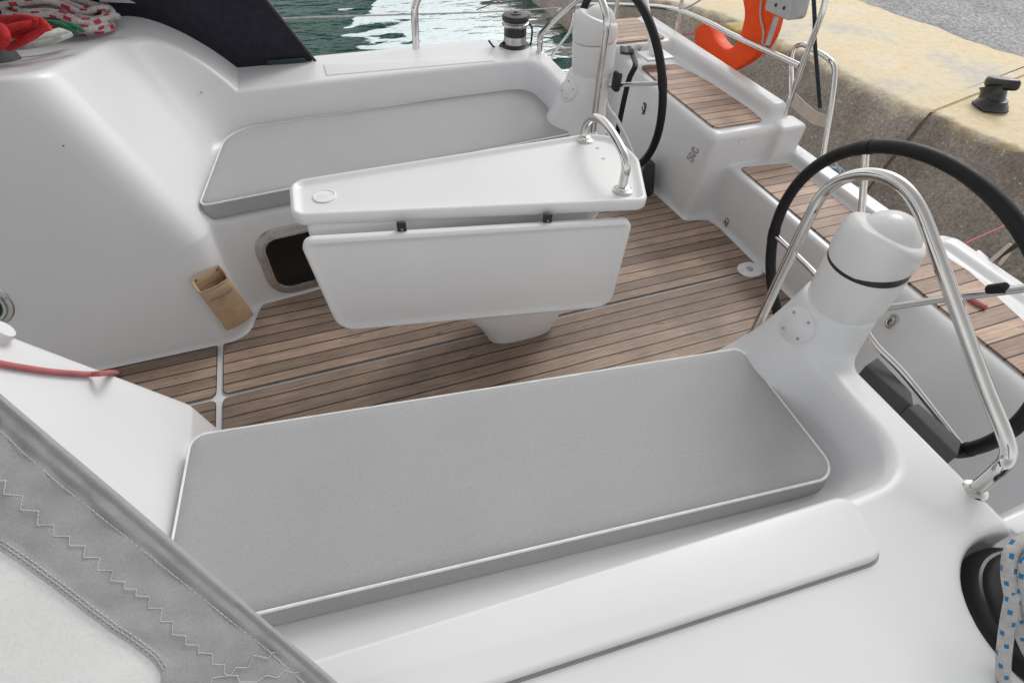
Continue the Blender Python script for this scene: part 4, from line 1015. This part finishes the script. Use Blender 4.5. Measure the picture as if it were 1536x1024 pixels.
sx = nt.nodes.new('ShaderNodeSeparateXYZ'); tcw = nt.nodes.new('ShaderNodeTexCoord'); nt.links.new(tcw.outputs['Object'], sx.inputs[0])
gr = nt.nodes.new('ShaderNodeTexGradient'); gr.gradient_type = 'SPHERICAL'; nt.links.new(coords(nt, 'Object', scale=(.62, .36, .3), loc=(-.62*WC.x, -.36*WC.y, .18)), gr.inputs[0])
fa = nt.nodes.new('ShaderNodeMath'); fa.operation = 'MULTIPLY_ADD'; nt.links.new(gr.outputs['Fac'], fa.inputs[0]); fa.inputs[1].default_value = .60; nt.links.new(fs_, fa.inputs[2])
fr2 = ramp(nt, fa.outputs[0], [(.70, 0.), (.72, 1.)]); ms = nt.nodes.new('ShaderNodeMixShader'); nt.links.new(fr2.outputs[0], ms.inputs[0])  # bright reflection patches painted in: a placed mask swaps water for strong gloss
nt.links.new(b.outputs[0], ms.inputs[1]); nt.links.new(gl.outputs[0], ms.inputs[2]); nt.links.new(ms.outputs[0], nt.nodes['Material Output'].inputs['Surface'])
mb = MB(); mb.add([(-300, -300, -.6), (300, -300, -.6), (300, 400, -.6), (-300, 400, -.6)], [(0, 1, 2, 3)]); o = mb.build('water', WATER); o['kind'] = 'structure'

# ------------------------------------------------------------------ quay
m, nt, b = mat('quay concrete'); QW = m
v = coords(nt)
tc = nt.nodes.new('ShaderNodeTexCoord'); sep = nt.nodes.new('ShaderNodeSeparateXYZ'); nt.links.new(tc.outputs['UV'], sep.inputs[0])
def mth(op, a, c=None):
    n = nt.nodes.new('ShaderNodeMath'); n.operation = op
    for i, x in enumerate((a, c)):
        if x is None: continue
        if isinstance(x, (int, float)): n.inputs[i].default_value = x
        else: nt.links.new(x, n.inputs[i])
    return n.outputs[0]
big = noise_n(nt, v, 2.6, 6, .65); fine = noise_n(nt, v, 55, 6, .7); mid = noise_n(nt, v, 14, 5, .65)
face = ramp(nt, big, [(.32, (.27, .225, .19)), (.50, (.38, .325, .275)), (.70, (.48, .42, .36))])
f2 = ramp(nt, fine, [(.28, .45), (.5, .95), (.75, 1.5)]); fc = mixc(nt, 1, face.outputs[0], f2.outputs[0], 'MULTIPLY')
vo = nd(nt, 'ShaderNodeTexVoronoi', Scale=30.0); nt.links.new(v, vo.inputs['Vector'])
peb = ramp(nt, vo.outputs['Distance'], [(.17, 1.), (.24, .0)]); wnz = ramp(nt, vo.outputs['Color'], [(.60, 0.), (.63, 1.)])
pf = mth('MULTIPLY', peb.outputs[0], wnz.outputs[0]); fc = mixc(nt, pf, fc, (.60, .55, .48))
vo2 = nd(nt, 'ShaderNodeTexVoronoi', Scale=52.0); nt.links.new(v, vo2.inputs['Vector'])
ph = ramp(nt, vo2.outputs['Distance'], [(.10, 1.), (.17, .0)]); wz2 = ramp(nt, vo2.outputs['Color'], [(.56, 0.), (.60, 1.)])
pf2 = mth('MULTIPLY', ph.outputs[0], wz2.outputs[0]); fc = mixc(nt, mth('MULTIPLY', pf2, .8), fc, (.55, .50, .43))
vl = noise_n(nt, v, .9, 5, .6); topc = ramp(nt, vl, [(.34, (.62, .58, .53)), (.44, (.78, .69, .50)), (.56, (.82, .68, .45)), (.68, (.80, .74, .62))])
t2 = ramp(nt, mid, [(.25, .84), (.55, 1.0), (.8, 1.06)]); tcx = mixc(nt, 1, topc.outputs[0], t2.outputs[0], 'MULTIPLY')
t3 = ramp(nt, fine, [(.25, .90), (.6, 1.03)]); tcx = mixc(nt, 1, tcx, t3.outputs[0], 'MULTIPLY')
# UV.x: profile distance: <0 face, >0 top; a worn yellow band at the arris
pv = mth('ADD', sep.outputs[0], mth('ADD', mth('MULTIPLY', mth('SUBTRACT', big, .5), .35), mth('MULTIPLY', mth('SUBTRACT', mid, .5), .12)))
wtop = ramp(nt, mth('ADD', mth('MULTIPLY', pv, 2.2), .42), [(.40, 0.), (.62, 1.)])
o1 = mixc(nt, wtop.outputs[0], fc, tcx)
yb = ramp(nt, mth('ADD', pv, .5), [(.46, 0.), (.50, 1.), (.56, 1.), (.60, 0.)])
yn = ramp(nt, noise_n(nt, v, 3.2, 5, .6), [(.54, 0.), (.64, .7)])
o1 = mixc(nt, mth('MULTIPLY', yb.outputs[0], yn.outputs[0]), o1, (.50, .32, .05))
wet = ramp(nt, mth('ADD', mth('ADD', sep.outputs[0], 1.0), mth('MULTIPLY', big, .25)), [(.22, .22), (.38, 1.0)])
o1 = mixc(nt, 1, o1, wet.outputs[0], 'MULTIPLY')
nt.links.new(o1, b.inputs['Base Color']); b.inputs['Roughness'].default_value = .85
hh = mth('MULTIPLY', mth('ADD', mth('MULTIPLY', fine, .6), mth('MULTIPLY', mid, .6)), mth('SUBTRACT', 1.1, wtop.outputs[0])); bump(nt, b, hh, .8, .014)
# edge polyline (plan), athwart
E2 = [at(a, b, z=0).to_2d() for a, b in ((969, 0), (1025, 9), (1078, 22), (1160, 60), (1260, 110), (1370, 163))]; print('E2', E2); E2 = [E2[0]+Vector((-.0, 22)), E2[0]+Vector((-.05, 6)), E2[0]+Vector((-.03, 2))]+E2
# blocks are split by an expansion joint
jt = at(1392, 172, z=0)
J = at(1390, 171, z=0).to_2d(); JD = Vector((.22, -.97)).normalized()
def quay_block(pts, name, jit):
    prof = [(-.36, -1.6), (-.32, -.9), (-.24, -.6), (-.13, -.3), (-.02, -.13), (.02, -.05), (.06, -.008), (.10, 0), (.5, 0), (1.5, 0.0), (4, 0), (30, .0)]
    rows = []; ns = []
    for i, p in enumerate(pts):
        d = (pts[min(i+1, len(pts)-1)]-pts[max(i-1, 0)]).normalized()
        d = JD.lerp(d, min(1, (p-J).length/1.2)).normalized(); ns.append(Vector((-d.y, d.x)))
    vs = []; uvd = []
    L = [0, .0]
    dist = [0]
    for a, c in zip(prof, prof[1:]): dist.append(dist[-1]+math.hypot(c[0]-a[0], c[1]-a[1]))
    z0 = dist[5]
    n = len(prof)
    for i, p in enumerate(pts):
        for k, (o_, z) in enumerate(prof):
            q = p+ns[i]*o_; w = .012*noise.noise(Vector((q.x*1.3, q.y*1.3, z*2+jit))) if z < -.02 else 0
            vs.append(Vector((q.x+ns[i].x*w*2, q.y+ns[i].y*w*2, z)))
    fs = []; uv = []
    for i in range(len(pts)-1):
        for k in range(n-1):
            fs.append((i*n+k, (i+1)*n+k, (i+1)*n+k+1, i*n+k+1)); a, c = dist[k]-z0, dist[k+1]-z0; uv.append(((a, 0), (a, 0), (c, 0), (c, 0)))
    fs.append(tuple(k for k in range(n))); uv.append([(-.3, 0)]*n); fs.append(tuple((len(pts)-1)*n+k for k in range(n))); uv.append([(-.3, 0)]*n)
    mb = MB(); mb.add(vs, fs, uv); o = mb.build(name, QW, angle=60); o['kind'] = 'structure'
def densify(pl, n=14):
    o = []
    for a, c in zip(pl, pl[1:]): o += [a.lerp(c, k/n) for k in range(n)]
    return o+[pl[-1]]
J = at(1390, 171, z=0).to_2d(); jd = JD
quay_block(densify(E2+[J-jd*.007]), 'quay', 0)
quay_block(densify([J+jd*.007, at(1536, 232, z=0).to_2d(), J+(at(1536, 232, z=0).to_2d()-J)*4, J+(at(1536, 232, z=0).to_2d()-J)*20]), 'quay', 5)
mb = MB(); nj = Vector((.9, .42)); pA = J; mb.add([(pA.x+nj.x*.10, pA.y+nj.y*.10, -1.5), (pA.x+nj.x*.05-.03, pA.y+nj.y*.05+.07, -1.5), (pA.x+nj.x*30, pA.y+nj.y*30, -.012), (pA.x+nj.x*.12, pA.y+nj.y*.12, -.012)], [(0, 1, 2, 3)])
nj = Vector((-jd.y, jd.x)); 
mb = MB(); pth = [J+nj*o_ for o_ in (-.23, -.12, -.012)]; zs_ = [-.6, -.3, -.13]
tube(mb, spline([Vector((J.x+nj.x*o_, J.y+nj.y*o_, z)) for o_, z in ((-.30, -.9), (-.22, -.6), (-.115, -.3), (-.005, -.13), (.035, -.058), (.075, -.022))], 5), .012, 8)
jm = mb.build('quay_joint_filler', plain('tarred joint filler', (.17, .135, .105), .9, bscale=60, bstr=.6, bdist=.01, var=.3)); jm['kind'] = 'structure'
mb = MB(); e_ = J+nj*.05; g_ = J+nj*9; sd_ = jd*.010
mb.add([(e_.x-sd_.x, e_.y-sd_.y, .0012), (e_.x+sd_.x, e_.y+sd_.y, .0012), (g_.x+sd_.x, g_.y+sd_.y, .0012), (g_.x-sd_.x, g_.y-sd_.y, .0012)], [(0, 1, 2, 3)])
jm = mb.build('quay_joint_line', plain('sandy joint line', (.40, .29, .12), .9, var=.4)); jm['kind'] = 'structure'

# asphalt apron beyond the painted edge
m, nt, b = mat('worn asphalt'); AS = m
v = coords(nt); big = noise_n(nt, v, 1.8, 6, .65); fine = noise_n(nt, v, 70, 5, .75)
vo = nd(nt, 'ShaderNodeTexVoronoi', Scale=48.0); nt.links.new(v, vo.inputs['Vector'])
a1 = ramp(nt, big, [(.3, (.34, .34, .345)), (.7, (.52, .52, .525))]); a2 = ramp(nt, fine, [(.25, .45), (.5, .95), (.75, 1.5)])
a3 = ramp(nt, vo.outputs['Color'], [(.2, .65), (.8, 1.25)])
o1 = mixc(nt, 1, a1.outputs[0], a2.outputs[0], 'MULTIPLY'); o1 = mixc(nt, 1, o1, a3.outputs[0], 'MULTIPLY'); nt.links.new(o1, b.inputs['Base Color']); b.inputs['Roughness'].default_value = .9
bump(nt, b, fine, .8, .012)
bd = [(1230, -60), (1270, -14), (1290, 2), (1330, 15), (1370, 30), (1402, 40), (1450, 58), (1490, 72), (1536, 84), (1620, 110), (1800, 170)]
mb = MB(); near_e = []
for p in spline([Vector((a, b, 0)) for a, b in bd], 8):
    q = at(p.x, p.y, z=.002); q.x += .06*noise.noise(q*3)+.03*noise.noise(q*11); q.y += .06*noise.noise(q*3+Vector((9, 0, 0)))+.03*noise.noise(q*13); near_e.append(q)
far_e = [q+Vector((40, 18, 0)) for q in near_e]; k = len(near_e)
mb.add(near_e+far_e, [(i, i+1, k+i+1, k+i) for i in range(k-1)])
mb.add([near_e[0], near_e[0]+Vector((-25, 60, 0)), far_e[0]+Vector((0, 60, 0)), far_e[0]], [(0, 1, 2, 3)])
o = mb.build('asphalt', AS); o['kind'] = 'structure'

# bollard
bc = at(1483, 163, z=0.0)
bo = empty('bollard', bc, 'black cast iron mooring bollard with a wide horned head on the quay edge', 'bollard')
mb = MB(); box(mb, bc+Vector((0, 0, .012)), (.17, .15, .02), .006, Matrix.Rotation(R(-20), 3, 'Z')); lathe(mb, [(.105, .02), (.10, .035), (.085, .05), (.075, .07)], bc, seg=36); mb.build('foot_flange', RUST, bo)
hc = at(1494, 126, x=bc.x+.02); axv = hc-bc
mb = MB(); lathe(mb, [(.080, .02), (.074, .08), (.072, axv.length*.7), (.085, axv.length-.02)], bc, axv, 36); mb.build('column', RUST, bo)
e0 = at(1477, 121, x=bc.x+.02); e1 = at(1531, 129, x=bc.x+.02); fwd = ray(1494, 126); fwd.z = 0; fwd.normalize()
hd = (e1-e0).normalized(); up_ = hd.cross(fwd); up_ = up_ if up_.z > 0 else -up_
mb = MB(); Lh = (e1-e0).length; plan = []
for k in range(36):
    t = 2*math.pi*k/36; u_ = .5-.5*math.cos(t); w_ = math.sin(t)
    plan.append(Vector((Lh*u_, (.062-.020*u_)*math.copysign(abs(w_)**.65, w_))))
slab(mb, plan, [(.03, -.040), (.012, -.034), (.002, -.018), (0, .0), (.002, .018), (.012, .032), (.03, .038)], lambda a, b, h: e0+hd*a+fwd*b+up_*h)
mb.build('horned_head', RUST, bo, angle=70)
# yellow mooring block seen through the ring
mb = MB(); yb_ = at(1104, 45, z=-.01); box(mb, at(1101, 52, z=-.02)+Vector((.08, .05, .01)), (.22, .22, .08), .03); yo = mb.build('kerb_block', plain('yellow painted concrete', (.50, .38, .14), .8, bscale=40, var=.3)); tag(yo, 'worn yellow painted block on the quay edge seen through the life ring', 'concrete block')

# ------------------------------------------------------------------ light
w = bpy.data.worlds.new('World'); scene.world = w; w.use_nodes = True; nt = w.node_tree
SUN_EL, SUN_AZ = R(42), R(38)      # azimuth measured from +X towards +Y
sky = nt.nodes.new('ShaderNodeTexSky'); sky.sky_type = 'NISHITA'; sky.sun_disc = False
sky.sun_elevation = SUN_EL; sky.sun_rotation = R(90)-SUN_AZ; sky.air_density = 1.0; sky.dust_density = 6.0; sky.ozone_density = 1.0
hsv = nt.nodes.new('ShaderNodeHueSaturation'); hsv.inputs['Saturation'].default_value = .12
nt.links.new(sky.outputs[0], hsv.inputs['Color']); bg = nt.nodes['Background']; # high thin cloud and pale harbour surroundings: a soft grey veil added to the clear-sky colour
veil = nt.nodes.new('ShaderNodeMix'); veil.data_type = 'RGBA'; veil.inputs[0].default_value = .55
nt.links.new(hsv.outputs[0], veil.inputs[6]); tcw2 = nt.nodes.new('ShaderNodeTexCoord'); sw = nt.nodes.new('ShaderNodeSeparateXYZ'); nt.links.new(tcw2.outputs['Generated'], sw.inputs[0])
mr = nt.nodes.new('ShaderNodeMapRange'); mr.inputs['From Min'].default_value = -.05; mr.inputs['From Max'].default_value = .85; mr.inputs['To Min'].default_value = 13.5; mr.inputs['To Max'].default_value = 4.2
nt.links.new(sw.outputs[2], mr.inputs['Value']); cw = nt.nodes.new('ShaderNodeCombineColor')
for ch in range(3): nt.links.new(mr.outputs[0], cw.inputs[ch])
nt.links.new(cw.outputs[0], veil.inputs[7])
nt.links.new(veil.outputs[2], bg.inputs['Color']); bg.inputs['Strength'].default_value = .130
sd = bpy.data.lights.new('sun', 'SUN'); sd.energy = .9; sd.angle = R(22); sd.color = (1, .985, .965)
so = bpy.data.objects.new('sun', sd); col.objects.link(so)
dv = Vector((math.cos(SUN_EL)*math.cos(SUN_AZ), math.cos(SUN_EL)*math.sin(SUN_AZ), math.sin(SUN_EL)))
so.rotation_euler = (-dv).to_track_quat('-Z', 'Y').to_euler(); so.location = dv*20
scene.view_settings.view_transform = 'Standard'; scene.view_settings.look = 'None'; scene.view_settings.exposure = 0
scene.render.engine = 'CYCLES'; scene.cycles.max_bounces = 8
